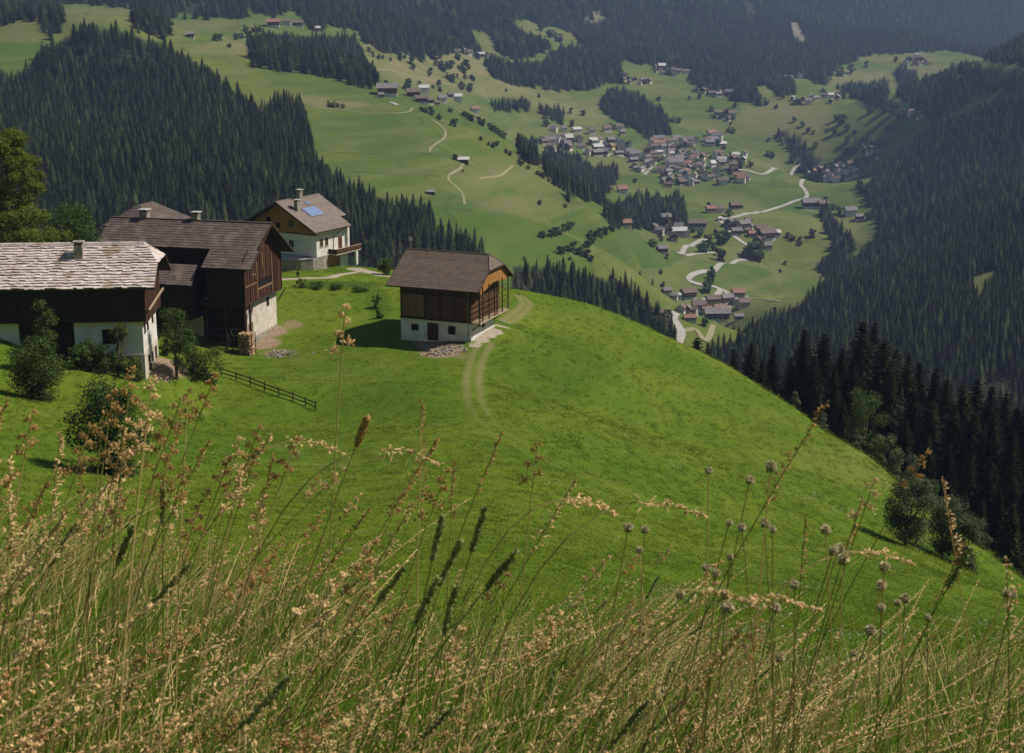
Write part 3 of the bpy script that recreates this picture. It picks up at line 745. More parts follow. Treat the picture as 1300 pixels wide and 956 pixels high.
def window(root, mp, a, z, w_, h_, frame='wood_pale', pane='glass', sash=True, sill=None, surround=None, name='window', label=None):
    f = MB(); t = .09
    mp.box(f, a - w_/2 - t, a - w_/2, z - t, z + h_ + t, -.05, .05); mp.box(f, a + w_/2, a + w_/2 + t, z - t, z + h_ + t, -.05, .05)
    mp.box(f, a - w_/2, a + w_/2, z + h_, z + h_ + t, -.05, .05); mp.box(f, a - w_/2, a + w_/2, z - t, z, -.05, .05)
    if sash: mp.box(f, a - .025, a + .025, z, z + h_, -.02, .035)
    o = f.build(name, M[frame], root)
    p = MB(); mp.box(p, a - w_/2, a + w_/2, z, z + h_, -.05, .012); p.build('pane', M[pane], o)
    if sill:
        q = MB(); mp.box(q, a - w_/2 - .15, a + w_/2 + .15, z - t - .08, z - t - .003, -.05, .16); q.build('sill', M[sill], o)
    if label: o['label'] = label
    return o
def door(root, mp, a, z, w_, h_, mat='wood_red', frame='timber', label=None):
    f = MB(); t = .12
    mp.box(f, a - w_/2 - t, a - w_/2, z, z + h_ + t, -.05, .07); mp.box(f, a + w_/2, a + w_/2 + t, z, z + h_ + t, -.05, .07); mp.box(f, a - w_/2, a + w_/2, z + h_, z + h_ + t, -.05, .07)
    fo = f.build('door', M[frame], root)
    p = MB(); mp.box(p, a - w_/2, a + w_/2, z, z + h_, -.05, .04); lf = p.build('door_leaf', M[mat], fo)
    h = MB(); mp.box(h, a + w_/2 - .2, a + w_/2 - .1, z + h_ * .48, z + h_ * .52, .045, .1); h.build('handle', M['metal'], fo)
    return fo
def chimney(root, x, y, z0, z1, s=.75, body='stone', cap='concrete'):
    m = MB(); m.box(x - s/2, x + s/2, y - s/2, y + s/2, z0, z1 - .45)
    m.box(x - s/2 - .06, x + s/2 + .06, y - s/2 - .06, y + s/2 + .06, z1 - .45, z1 - .36)
    o = m.build('chimney', M[body], root)
    v = MB()
    for sx in (-1, 1):
        for sy in (-1, 1): v.box(x + sx * s * .38 - .07, x + sx * s * .38 + .07, y + sy * s * .38 - .07, y + sy * s * .38 + .07, z1 - .36, z1 - .1)
    v.box(x - .12, x + .12, y - .12, y + .12, z1 - .36, z1 - .12)
    v.build('flue', M['dark'], o)
    k = MB(); k.box(x - s*.68, x + s*.68, y - s*.68, y + s*.68, z1 - .1, z1 + .04); k.build('chimney_cap', M[cap], o)
    return o
def gable_wall(mb, x0, x1, y, th, z0, ze, zr, xr=None, inset=0):
    xr = (x0 + x1) / 2 if xr is None else xr
    pr = [(x0, z0), (x1, z0), (x1, ze), (xr, zr), (x0, ze)]
    mb.hexa([(a, y, b) for a, b in pr], [(a, y + th, b) for a, b in pr])
def rafters(root, x0, x1, y, zf, n, t=.16, name='rafter_ends'):
    pass

# ---- hay barn on the brow
def hay_barn():
    R = empty('hay_barn', (-5.87, 200.0, -48.2), 1.192)
    tag(R, 'hay barn on the meadow with brown tiled half hip roof and white basement', 'barn')
    W, L, h1, he, hr = 9.9, 11.3, 2.86, 7.75, 11.95
    x0, x1, y0, y1 = -1.4, W + 2.4, -1.7, L + 1.6; xr = 5.7
    m = MB(); m.box(0, 8.9, 0, L, -1.6, h1); m.build('basement', M['plaster'], R)
    m = MB(); m.box(.02, W + .9, .05, L - .02, h1 + .005, he + .2); gable_wall(m, .02, x1 - 1.5, L - .3, .28, he, he + .9, hr - .35, xr)
    m.build('boarded_storey', M['wood_mid'], R)
    # front board panels, one lighter than the next
    for a, b, k, lb in ((7.4, 11.0, 'wood_mid', 'lighter brown upright boards'), ):
        m = MB(); m.box(-.06, .0, a, b, h1 + .3, he - 1.3); o = m.build('board_panel', M['planks_light'], R); o['label'] = lb
    m = MB()
    for y in (.15, 2.6, 4.9, 7.2, 11.15): m.box(-.12, .0, y - .11, y + .11, h1, he)
    m.box(-.16, .0, -.1, L + .1, h1 - .1, h1 + .12); m.box(-.14, .0, .0, L, he - 1.25, he - 1.05); m.build('wall_posts', M['timber'], R)
    # boarded gable standing proud over the drying gallery
    m = MB(); yb = -1.28
    pr = [(-.1, he - .9), (5.2, he + .2), (x1 - 1.5, he - .2), (x1 - 1.5, he + .8), (8.1, 10.1), (2.95, 10.1), (-.1, he + .65)]
    m.hexa([(a, yb, b) for a, b in pr], [(a, yb + .08, b) for a, b in pr]); m.build('gable_boards', M['wood_warm'], R)
    g = MB(); g.box(-.1, W + 1.2, -1.45, -.003, h1 - .16, h1 + .02)
    g.build('gallery_floor', M['wood_pale'], R)
    rk = MB()
    for x in (0, 1.1, 3.5, 5.6, 6.6, 8.6, W + 1.0): rk.box(x - .08, x + .08, -1.42, -1.26, h1 - .5 if x < 1.5 else h1, he + .3)
    rk.build('rack_posts', M['timber'], R)
    rr = MB()
    for z in (3.7, 4.5, 5.3, 6.1, 6.9): rr.box(-.1, W + 1.15, -1.5, -1.43, z - .05, z + .05)
    rr.build('rack_rails', M['wood_red'], R)
    st = MB()
    for x in (.3, 8.4): st.beam((x, -.02, h1 - 1.2), (x, -1.3, h1 - .16), .14)
    st.build('bracket', M['timber'], R)
    fx = Map('x0')
    window(R, fx, 3.1, 1.0, 1.0, 1.05, 'timber', 'dark', False, label='square dark window right of the door')
    window(R, fx, 9.0, 1.1, 1.0, .8, 'timber', 'dark', False, label='low dark window near the left end')
    door(R, fx, 6.1, -.25, 1.5, 2.5, 'wood_red')
    p = MB(); p.tube([(-.12, .45, -1), (-.12, .45, he)], .06, 6); p.build('downpipe', M['metal'], R)
    window(R, Map('y0'), 4.4, 1.4, .9, .7, 'timber', 'dark', False)
    rf = MB(); dk = MB(); hd, fr = 1.25, .42
    hk = hr - fr * (hr - he)
    for xe, s in ((x0, 1), (x1, 2)):
        xk = xr + (xe - xr) * fr
        lowq = [(xe, y0, he), (xe, y1, he), (xk, y1, hk), (xk, y0, hk)]
        upq = [(xk, y0, hk), (xk, y1, hk), (xr, y1, hr), (xr, y0 + hd, hr)]
        for q in (lowq, upq):
            if s == 2: q = [q[1], q[0], q[3], q[2]]
            slab(dk, q); shingles(rf, q, .34, 30, .022, 0, s)
    xa, xb = xr + (x0 - xr) * fr, xr + (x1 - xr) * fr
    q = [(xb, y0, hk), (xa, y0, hk), (xr, y0 + hd, hr), (xr, y0 + hd, hr)]
    slab(dk, q[:3]); shingles(rf, q, .34, 30, .022, 0, 5)
    dk.build('roof_deck', M['timber'], R)
    o = rf.build('roof', M['tile_brown'], R)
    k = MB(); k.tube([(xr, y0 + hd, hr + .05), (xr, y1, hr + .05)], .12, 6); k.tube([(xr, y0 + hd, hr + .05), (xa, y0, hk + .05)], .1, 6); k.tube([(xr, y0 + hd, hr + .05), (xb, y0, hk + .05)], .1, 6)
    k.build('ridge_tiles', M['tile_brown'], o)
    v = MB()
    for xe in (x0, x1):
        xk = xr + (xe - xr) * fr
        v.beam((xe, y0 - .03, he - .08), (xk, y0 - .03, hk - .08), .06, .24); v.beam((xe, y1 + .03, he - .08), (xr, y1 + .03, hr - .08), .06, .24)
    v.beam((x0 - .03, y0, he - .1), (x0 - .03, y1, he - .1), .12, .14); v.beam((x1 + .03, y0, he - .1), (x1 + .03, y1, he - .1), .12, .14)
    v.beam((xa, y0 - .03, hk - .08), (xb, y0 - .03, hk - .08), .06, .2)
    v.build('verge_boards', M['timber'], R)
    # weather vane of white sheet at the ridge
    f = MB(); f.tube([(xr, y1 - .6, hr), (xr, y1 - .6, hr + 1.5)], .03, 5); o2 = f.build('vane_pole', M['metal'], R)
    f = MB(); f.hexa([(xr - .02, y1 - .95, hr + 1.3), (xr - .02, y1 - .3, hr + 1.45), (xr - .02, y1 - .6, hr + 1.95)], [(xr + .02, y1 - .95, hr + 1.3), (xr + .02, y1 - .3, hr + 1.45), (xr + .02, y1 - .6, hr + 1.95)])
    f.hexa([(xr - .02, y1 - .9, hr + 1.85), (xr - .02, y1 - .35, hr + 1.2), (xr - .02, y1 - .25, hr + 1.75)], [(xr + .02, y1 - .9, hr + 1.85), (xr + .02, y1 - .35, hr + 1.2), (xr + .02, y1 - .25, hr + 1.75)])
    f.build('weather_vane', M['white'], o2)
    return R
M['planks_light'] = planks('lighter upright boards', (.30, .17, .07), (.19, .105, .045), (.08, .05, .03), .2)
hay_barn()

# ---- white farmhouse with balcony
def white_house():
    R = empty('farmhouse', (-37.57, 270.0, -47.67), 1.029)
    tag(R, 'white farmhouse with yellow brown boarded gable, balcony and blue solar panels on its roof', 'farmhouse')
    L, W, he, hr = 9.76, 16.6, 4.5, 9.75; xg, xe = -1.8, L + 1.9; yr = W / 2; ye = -1.2; yw = W + 1.2
    def zr(y): return he + (hr - he) * (1 - abs(y - yr) / (yr - ye))
    m = MB(); m.box(0, L, 0, W, -.6, he + .2); m.box(3.2, L, 0.02, W - .02, -3.6, -.6); m.build('wall', M['plaster'], R)
    m = MB(); pr = [(-.12, 3.75), (W + .12, 3.75), (W + .12, zr(W) - .15), (yr, hr - .2), (-.12, zr(0) - .15)]
    m.hexa([(-.16, a, b) for a, b in pr], [(-.02, a, b) for a, b in pr]); m.hexa([(L - .05, a, b) for a, b in pr], [(L + .1, a, b) for a, b in pr]); m.build('gable_boards', M['wood_warm'], R)
    m = MB(); m.box(-.22, -.02, -.15, W + .15, 3.6, 3.78); m.build('gable_beam', M['wood_red'], R)
    fx = Map('x0', -.15)
    window(R, fx, 6.0, 5.0, .95, 1.1, 'timber', 'glass', True, label='upper window in the boarded gable')
    window(R, fx, 9.2, 4.6, .9, .8, 'timber', 'dark', True); window(R, fx, 11.6, 5.6, 1.1, .8, 'timber', 'dark', True); 
    window(R, Map('x0'), 6.2, 1.0, .95, 1.2, 'timber', 'glass', True, 'concrete')
    fy = Map('y0')
    for x in (1.5, 3.1): window(R, fy, x, 1.35, .85, 1.35, 'wood_warm', 'glass', True, 'concrete')
    door(R, fy, 7.3, .05, 1.0, 2.3, 'wood_red', 'wood_warm')
    # garage under the balcony
    g = MB(); fy.box(g, 3.5, 6.9, -3.4, -.75, -.05, .05); o = g.build('garage_door', M['wood_warm'], R); g = MB(); fy.box(g, 3.35, 3.5, -3.4, -.7, -.05, .1); fy.box(g, 6.9, 7.05, -3.4, -.7, -.05, .1); g.build('frame', M['timber'], o)
    b = MB(); b.box(3.6, L + 1.7, -2.0, -.003, -.55, -.38); bo = b.build('balcony', M['plaster'], R)
    q = MB(); q.box(3.6, L + 1.7, -2.06, -1.98, -.36, .55); q.box(3.55, 3.63, -2.0, 0, -.36, .55); q.box(L + 1.65, L + 1.73, -2.0, 0, -.36, .55); q.build('balustrade', M['wood_red'], bo)
    q = MB(); q.box(3.5, L + 1.78, -2.1, -1.94, .56, .66); q.build('handrail', M['wood_pale'], bo)
    p = MB(); p.box(L + .2, L + .75, -1.9, -1.4, -3.4, -.56); p.box(L - .6, L - .02, -.5, -.003, -.36, he); p.build('pillar', M['plaster'], R)
    p = MB(); p.tube([(5.2, -.1, -.3), (5.2, -.1, 2.9), (5.6, -.5, 3.3), (8.0, -1.0, he - .2)], .06, 6); p.build('downpipe', M['timber'], R)
    rf = MB(); dk = MB()
    ym = 1.6; zm = zr(ym)
    for q in ([(xg, ye, he), (L - .2, ye, he), (L - .2, ym, zm), (xg, ym, zm)], [(xg, ym, zm), (xe, ym, zm), (xe, yr, hr), (xg, yr, hr)],
              [(xe, yw, he), (xg, yw, he), (xg, yr, hr), (xe, yr, hr)]):
        slab(dk, q, .2); shingles(rf, q, .36, 30, .02)
    dk.build('roof_deck', M['timber'], R); ro = rf.build('roof', M['tile_house'], R)
    k = MB(); k.tube([(xg, yr, hr + .05), (xe, yr, hr + .05)], .12, 6); k.build('ridge_tiles', M['tile_house'], ro)
    v = MB(); v.beam((xg - .03, ye, he - .1), (xg - .03, yr, hr - .1), .07, .3); v.beam((xg - .03, yw, he - .1), (xg - .03, yr, hr - .1), .07, .3)
    v.beam((xg, ye - .05, he - .1), (L - .2, ye - .05, he - .1), .12, .14); v.build('verge_boards', M['timber'], R)
    pur = MB()
    for y in (1.2, 4.8, 8.3, 11.8, 15.4): pur.box(xg + .1, -.16, y - .12, y + .12, zr(y) - .5, zr(y) - .24)
    pur.build('purlins', M['timber'], R)
    chimney(R, .9, 5.2, zr(5.2) - .6, zr(5.2) + 2.1, .85); chimney(R, 4.4, 7.4, zr(7.4) - .5, zr(7.4) + 2.3, .9)
    n = Vector((0, -(hr - he), (yr - ye))).normalized(); n = Vector((0, -abs(n.y), abs(n.z)))
    def pan(xa, xb, ya, yb, cat='solar_panel'):
        q = [Vector((xa, ya, zr(ya))), Vector((xb, ya, zr(ya))), Vector((xb, yb, zr(yb))), Vector((xa, yb, zr(yb)))]
        m = MB(); m.hexa([p + n * .04 for p in q], [p + n * .14 for p in q]); o = m.build(cat, M['solar'], ro)
        f = MB()
        for i in range(4): f.beam(q[i] + n * .1, q[(i + 1) % 4] + n * .1, .08, .12)
        f.build('frame', M['metal'], o)
    pan(2.2, 6.4, 2.9, 5.3); pan(5.0, 6.0, 6.1, 7.0, 'roof_window')
    # boundary terrace wall of field stone in front of the gable
    T = empty('retaining_wall', (-37.57, 270.0, -47.67), 1.029); tag(T, 'curved stone retaining wall below the white farmhouse', 'wall')
    m = MB(); pts = [(3.1, -.35), (1.2, -.6), (-1.2, -.1), (-3.0, 1.6), (-4.0, 4.0), (-4.5, 7.0), (-4.6, 10.5)]
    for i in range(len(pts) - 1):
        (xa, ya), (xb, yb) = pts[i], pts[i + 1]; d = Vector((yb - ya, xa - xb, 0)).normalized() * .5; tp_ = -.45 - i * .12; tq = -.57 - i * .12
        m.hexa([(xa, ya, -4.6), (xb, yb, -4.6), (xb + abs(d.x), yb, -4.6), (xa + abs(d.x), ya + .02, -4.6)], [(xa, ya, tp_), (xb, yb, tq), (xb + abs(d.x), yb, tq), (xa + abs(d.x), ya + .02, tp_)])
    m.build('stone_courses', M['stone'], T)
    m = MB()
    for i in range(len(pts) - 1):
        (xa, ya), (xb, yb) = pts[i], pts[i + 1]; tp_ = -.44 - i * .12; tq = -.56 - i * .12
        m.hexa([(xa - .1, ya, tp_), (xb - .1, yb, tq), (xb + .6, yb, tq), (xa + .6, ya, tp_)], [(xa - .1, ya, tp_ + .12), (xb - .1, yb, tq + .12), (xb + .6, yb, tq + .12), (xa + .6, ya, tp_ + .12)])
    m.build('coping', M['concrete'], T)
    m = MB(); m.quad(*[(xa + .55, ya, -.75) for xa, ya in pts], (0, 10.5, -.75), (0, 0, -.75)); m.build('terrace', M['concrete'], T)
white_house()

# ---- large dark barn house
def big_barn():
    R = empty('timber_farmhouse', (-38.38, 200.0, -47.7), 1.327)
    tag(R, 'large dark timber farmhouse with long brown shingle roof and red brown boarded gable', 'farmhouse')
    W, L, hb, he, hr = 13.2, 24.4, 5.2, 10.45, 15.9; x0, x1, y0, y1 = -1.2, W + 1.6, -1.6, L; xr = 6.9
    def zf(x): return he + (hr - he) * (x - x0) / (xr - x0)
    m = MB(); m.box(2.0, W - .5, .7, 24, -4.5, hb); m.build('masonry_storey', M['plaster_old'], R)
    m = MB(); m.box(0, W, 0, 5.8, hb + .01, he + .3); m.box(3.0, W - .02, 5.8, L - .3, hb + .01, he + 1.8)
    gable_wall(m, .02, W - .02, .0, .25, he, he + 1.0, hr - .4, xr); gable_wall(m, .02, W - .02, L - .6, .25, he - 4, he + 1.0, hr - .4, xr)
    m.build('timber_storey', M['wood_dark'], R)
    # boards of the gable, in bays, round a dark sheet for the gallery's shade
    def zg(x): return (he + 1.0 + (hr - .4 - he - 1.0) * (x / xr) if x < xr else he + 1.0 + (hr - .4 - he - 1.0) * (W - x) / (W - xr)) - .15
    m = MB(); r = random.Random(3); x = 0.0
    while x < W - .05:
        wd = r.uniform(.2, .32); xe = min(x + wd, W); zt = min(zg(x), zg(xe)); d = r.uniform(.03, .17)
        segs = [(hb - .25, zt)]
        if 4.3 < x < 9.3: segs = [(hb + .0, hb + 1.15), (hb + 2.6, zt)]
        elif x < 4.3: segs = [(hb - .3, hb + 2.3), (hb + 2.4, zt)]
        for za, zb in segs: m.box(x, xe - .015, -d, -.003, za + r.uniform(-.12, .05), zb)
        x = xe
    m.build('gable_boards', M['wood_red'], R)
    m = MB(); m.box(4.3, 9.3, -.02, -.001, hb + 1.15, hb + 2.6); m.build('gallery_shade', M['dark'], R)  # flat near-black sheet, the shade of the open gallery put into colour
    m = MB(); m.box(4.1, 9.5, -.24, -.12, hb + 1.15, hb + 1.42); m.box(2.5, 3.6, -.2, -.1, hb + 3.6, hb + 3.75); m.box(3.9, 4.15, -.26, -.1, hb, hb + 5.4); m.box(9.3, 9.5, -.26, -.1, hb, hb + 5.0); m.box(6.0, 6.2, -.22, -.1, hb + 4.3, hb + 6.6)
    m.box(0, 4.0, -.2, -.1, hb + 2.3, hb + 2.44); m.build('rails', M['rail_wood'], R)
    m = MB(); m.box(-.2, W + .2, -.12, .2, hb - .45, hb - .2); m.box(-.15, .15, 0, 24, hb - .45, hb - .2)
    for y in (3, 6): m.box(-.4, 3, y - .14, y + .14, hb - .42, hb - .16)
    m.build('floor_beams', M['timber'], R)
    m = MB()
    for x, y in ((.15, .15), (1.9, .15), (.15, 3.2), (.15, 6.2)): m.beam((x, y, -4.0), (x, y, hb - .2), .26)
    m.build('post', M['timber'], R)
    m = MB()
    m.beam((1.9, .1, hb - 2.2), (3.2, .1, hb - .4), .16); m.beam((.15, 3.2, hb - 2.0), (.15, 1.6, hb - .4), .16); m.beam((.15, 3.2, hb - 2.0), (.15, 4.8, hb - .4), .16); m.beam((W - .4, .5, hb - 2.2), (W + .9, -.4, hb - .3), .14)
    m.build('brace', M['timber'], R)
    m = MB()
    for z in (-.9, .2, 1.2): m.box(.1, .22, .3, 6.1, z, z + .12)
    for y in (1.0, 1.7, 4.4): m.beam((.16, y, -3.2), (.16, y + 1.6, 1.2), .12)
    m.build('lattice_fence', M['timber'], R)
    fy = Map('y0', .7)
    window(R, fy, 9.5, 3.0, .7, 1.1, 'timber', 'dark', False); door(R, fy, 3.1, -.8, 1.2, 2.3, 'wood_warm', 'timber', None)
    m = MB(); m.box(2.0 - .02, W - .48, .38, .69, -4.5, -.6); m.build('plinth', M['stone'], R)
    fx = Map('x0', 2.0)
    window(R, fx, 13.5, 2.2, .9, 1.0, 'timber', 'dark', False); m = MB(); fx.box(m, 8.0, 12.0, 1.2, 4.4, -.02, .04); m.build('plaster_patch', M['plaster_old'], R)
    m = MB(); m.box(1.90, 1.985, .75, 7.6, -4.0, hb - .05); m.box(1.90, 1.985, 12.4, 24, -4.0, hb - .05); m.build('front_shade_boards', M['wood_dark'], R)  # dark facing stands for dark wood and the deep shadow under the overhang
    # roof: the left three quarters stops higher than the right end
    rf = MB(); dk = MB(); yj = 6.0; xm = 2.0; zm = zf(xm)
    q1 = [(x0, y0, he), (x0, yj, he), (xm, yj, zm), (xm, y0, zm)]; q2 = [(xm, y0 + .55, zm + .004), (xm, y1, zm + .004), (xr, y1, hr), (xr, y0 + .0, hr)]
    q3 = [(x1, y1, he), (x1, y0, he), (xr, y0, hr), (xr, y1, hr)]
    for k, q in enumerate((q1, q2, q3)): slab(dk, q, .18); shingles(rf, q, .55, .8, .03, .05, k + 3)
    dk.build('roof_deck', M['timber'], R); ro = rf.build('roof', M['shingle_brown'], R)
    v = MB(); v.beam((x0, y0 - .03, he - .06), (xr, y0 - .03, hr - .06), .06, .26); v.beam((x1, y0 - .03, he - .06), (xr, y0 - .03, hr - .06), .06, .26)
    v.build('verge_boards', M['timber'], R)
    k = MB(); k.beam((xr, y0, hr + .06), (xr, y1, hr + .06), .4, .06); k.build('ridge_boards', M['shingle_brown'], ro)
    for y, z, s in ((10.6, hr + 1.2, .95), (19.0, hr + 1.3, 1.15)): chimney(R, xr + .4, y, hr - 1.2, z, s)
    # lean-to over the yard side
    m = MB(); ds = MB(); q = [(-2.6, 7.0, 8.0), (-2.6, 13.5, 8.0), (1.2, 13.5, 10.3), (1.2, 7.6, 10.3)]
    shingles(m, q, .5, .7, .03, .04, 9); slab(ds, q, .14); lo = m.build('lean_to_roof', M['shingle_brown'], R); ds.build('deck', M['timber'], lo)
    m = MB(); m.box(-1.6, 3.0, 7.6, 13.4, -.5 + hb - 2, 8.5); m.build('lean_to', M['wood_dark'], R)
big_barn()

def back_house():
    p = at(160, 300, 232); R = empty('farm_outbuilding', (p[0], 236, -49.0), -.3)
    tag(R, 'farm building behind the long shingle roof, only its brown hipped roof and dark gable showing', 'barn')
    he, hr = 12.2, 15.2; m = MB(); m.box(-4, 4, 0, 10, -1, he); m.build('wall', M['wood_dark'], R)
    rf = MB(); dk = MB()
    for q in ([(-5, -1, he), (-5, 11, he), (-.8, 8, hr), (-.8, 4, hr)], [(5, 11, he), (5, -1, he), (-.8, 4, hr), (-.8, 8, hr)], [(5, -1, he), (-5, -1, he), (-.8, 4, hr), (-.8, 4, hr)], [(-5, 11, he), (5, 11, he), (-.8, 8, hr), (-.8, 8, hr)]):
        slab(dk, q if q[2] != q[3] else q[:3]); shingles(rf, q, .5, .8, .03, .04)
    dk.build('roof_deck', M['timber'], R); rf.build('roof', M['shingle_brown'], R)
back_house()

# ---- farmhouse at the left with pale shingles
def left_house():
    R = empty('old_farmhouse', (-44.0, 165.0, -44.1), 1.642)
    tag(R, 'old farmhouse under a big pale weathered shingle roof with white masonry below dark timber', 'farmhouse')
    W, L, hb, he, hr = 9.1, 26.0, 7.0, 11.2, 15.6; x0, x1, y0, y1 = -1.4, W + 1.4, -1.9, L; xr = 4.55
    m = MB(); m.box(0, W, 0, 8.0, 2.9, hb); m.build('upper_masonry', M['plaster'], R); m = MB(); m.box(0.01, W - .01, 14.5, 24, -1.5, hb); m.build('rear_masonry', M['plaster'], R)
    m = MB(); m.box(-.05, W + .0, -.05, 8.05, -2.5, 2.9); m.build('lower_masonry', M['plaster_old'], R); m = MB(); m.box(-.1, -.052, .3, 8.05, -2.5, 2.8); m.build('grey_plaster', M['plaster_grey'], R)  # lower front face in a darker grey plaster
    m = MB(); m.box(.6, W - .05, 8.05, 14.5, -2, hb); m.build('recess_shade_wall', M['wood_dark'], R)  # dark colour stands in for shade and plants between the white walls
    m = MB(); m.box(-.7, W + .3, -.55, L - .8, hb + .01, he + .5); gable_wall(m, -.6, W + .2, -.55, .25, he, he + .55, hr - .35, xr); gable_wall(m, -.6, W + .2, L - 1.1, .25, he, he + .55, hr - .35, xr)
    m.build('timber_storey', M['wood_dark'], R)
    m = MB(); r = random.Random(8); x = -.7
    while x < W + .2:
        wd = r.uniform(.2, .3); zt = he + .2 + (hr - he - .9) * (1 - abs(x + wd / 2 - xr) / 5.4); m.box(x, x + wd - .015, -.55 - r.uniform(.02, .07), -.552, hb - .2 + r.uniform(-.1, .05), max(he, zt)); x += wd
    m.build('gable_boards', M['wood_red'], R)
    m = MB(); m.beam((-.6, -1.0, hb + 1.4), (4.5, -1.9, hb + 3.0), .2); m.build('projecting_beam', M['wood_pale'], R)
    fy = Map('y0', -.05); window(R, fy, 2.9, .3, .7, 1.7, 'wood_red', 'dark', False); window(R, fy, 5.0, .9, .6, 1.0, 'wood_red', 'dark', False); door(R, fy, 7.3, -.3, .95, 2.3, 'wood_red')
    fy2 = Map('y0', 0); 
    for x in (1.3, 3.2): window(R, fy2, x, 5.2, .8, 1.1, 'timber', 'dark', False)
    window(R, fy2, 6.6, 5.3, .8, 1.1, 'timber', 'glass', False)
    fx = Map('x0', 0); window(R, fx, 4.0, 4.3, 1.35, 1.6, 'timber', 'dark', False, label='dark square window in the front wall'); window(R, Map('x0', .01), 18.0, 4.5, 1.1, 1.3, 'wood_pale', 'dark', False)
    rf = MB(); dk = MB(); hd, fr = 1.9, .45; hk = hr - fr * (hr - he)
    for xe, s in ((x0, 1), (x1, 2)):
        xk = xr + (xe - xr) * fr
        lowq = [(xe, y0, he), (xe, y1, he), (xk, y1, hk), (xk, y0, hk)]; upq = [(xk, y0, hk), (xk, y1, hk), (xr, y1, hr), (xr, y0 + hd, hr)]
        for q in (lowq, upq):
            if s == 2: q = [q[1], q[0], q[3], q[2]]
            slab(dk, q); shingles(rf, q, .46, .62, .085, .10, s * 3)
    xa, xb = xr + (x0 - xr) * fr, xr + (x1 - xr) * fr
    q = [(xb, y0, hk), (xa, y0, hk), (xr, y0 + hd, hr), (xr, y0 + hd, hr)]; slab(dk, q[:3]); shingles(rf, q, .42, .62, .05, .06, 11)
    dk.build('roof_deck', M['timber'], R); ro = rf.build('roof', M['shingle_pale'], R)
    k = MB(); r = random.Random(2); y = y0 + hd
    while y < y1: k.hexa([(xr - .45, y, hr - .22), (xr + .45, y, hr - .22), (xr + .45, y + .55, hr - .22), (xr - .45, y + .55, hr - .22)], [(xr - .3, y, hr + .12 + r.random() * .08), (xr + .3, y, hr + .12), (xr + .3, y + .53, hr + .1), (xr - .3, y + .53, hr + .1)]); y += .56
    k.build('ridge_shingles', M['shingle_pale'], ro)
    v = MB(); v.beam((x0, y0 - .04, he - .05), (xa, y0 - .04, hk - .05), .06, .22); v.beam((x1, y0 - .04, he - .05), (xb, y0 - .04, hk - .05), .06, .22); v.beam((x0 - .04, y0, he - .12), (x0 - .04, y1, he - .12), .1, .12); v.build('verge_boards', M['timber'], R)
    chimney(R, 2.7, 7.4, 13.0, hr + .55, .95, 'stone', 'stone')
left_house()

# ---- small things round the farm
def fence():
    R = empty('wooden_fence', hit(330, 495, 60)); o = R.location
    tag(R, 'low dark post and rail fence running down the meadow below the timber farmhouse', 'fence')
    P = [hit(u, v, 60) for u, v in ((281, 477), (300, 483), (318, 489), (336, 496), (354, 503), (372, 509), (388, 515), (401, 521))]
    for p in P:
        m = MB(); q = p - o; m.box(q.x - .07, q.x + .07, q.y - .07, q.y + .07, q.z - .4, q.z + 1.15); m.build('post', M['timber'], R)
    for h in (.45, .95):
        for a, b in zip(P[:-1], P[1:]):
            m = MB(); m.beam(a - o + Vector((0, -.1, h)), b - o + Vector((0, -.1, h)), .07, .13); m.build('rail', M['timber'], R)
fence()
def firewood():
    b = bpy.data.objects['timber_farmhouse']; mw = b.matrix_basis
    R = empty('firewood_stack', mw @ Vector((.1, -.9, -3.0)), 1.327); tag(R, 'stack of split firewood under the corner of the timber farmhouse', 'firewood')
    R.location.z = down(R.location.x, R.location.y) - .25
    m = MB(); r = random.Random(5)
    for i in range(22):
        for j in range(11):
            z = .12 + i * .155; y = j * .17 + (i % 2) * .08; a = r.uniform(-.06, .06)
            m.tube([(-.9 + r.uniform(-.3, .15), y + r.uniform(-.05, .05), z), (.8 + r.uniform(-.3, .3), y + a * 2, z + r.uniform(-.08, .08))], r.uniform(.05, .11), 5)
    m.build('logs', M['logs'], R)
    m = MB(); m.beam((-.7, -.15, 0), (-.7, -.15, 3.4), .1); m.beam((.6, -.15, 0), (.6, -.15, 3.4), .1); m.build('stake', M['timber'], R)
M['logs'] = shingle_mat('split logs', (.50, .33, .18), (.26, .16, .09), .8)
bpy.context.view_layer.update()
firewood()
def bucket():
    p = hit(627, 413, 60); p = at(629.5, 398.5, p.y + 5.0); z = -48.2 + 2.86
    R = empty('red_tub', (p[0], p[1], p[2] - .3)); tag(R, 'small bright red tub hanging at the corner of the hay barn gallery', 'tub')
    m = MB(); m.tube([(0, 0, 0), (0, 0, .25), (0, 0, .62)], [.24, .3, .36], 14); m.build('body', M['red'], R)
    m = MB(); m.tube([(-.34, 0, .6), (-.2, 0, .85), (.2, 0, .85), (.34, 0, .6)], .02, 5); m.build('handle', M['metal'], R)
bucket()
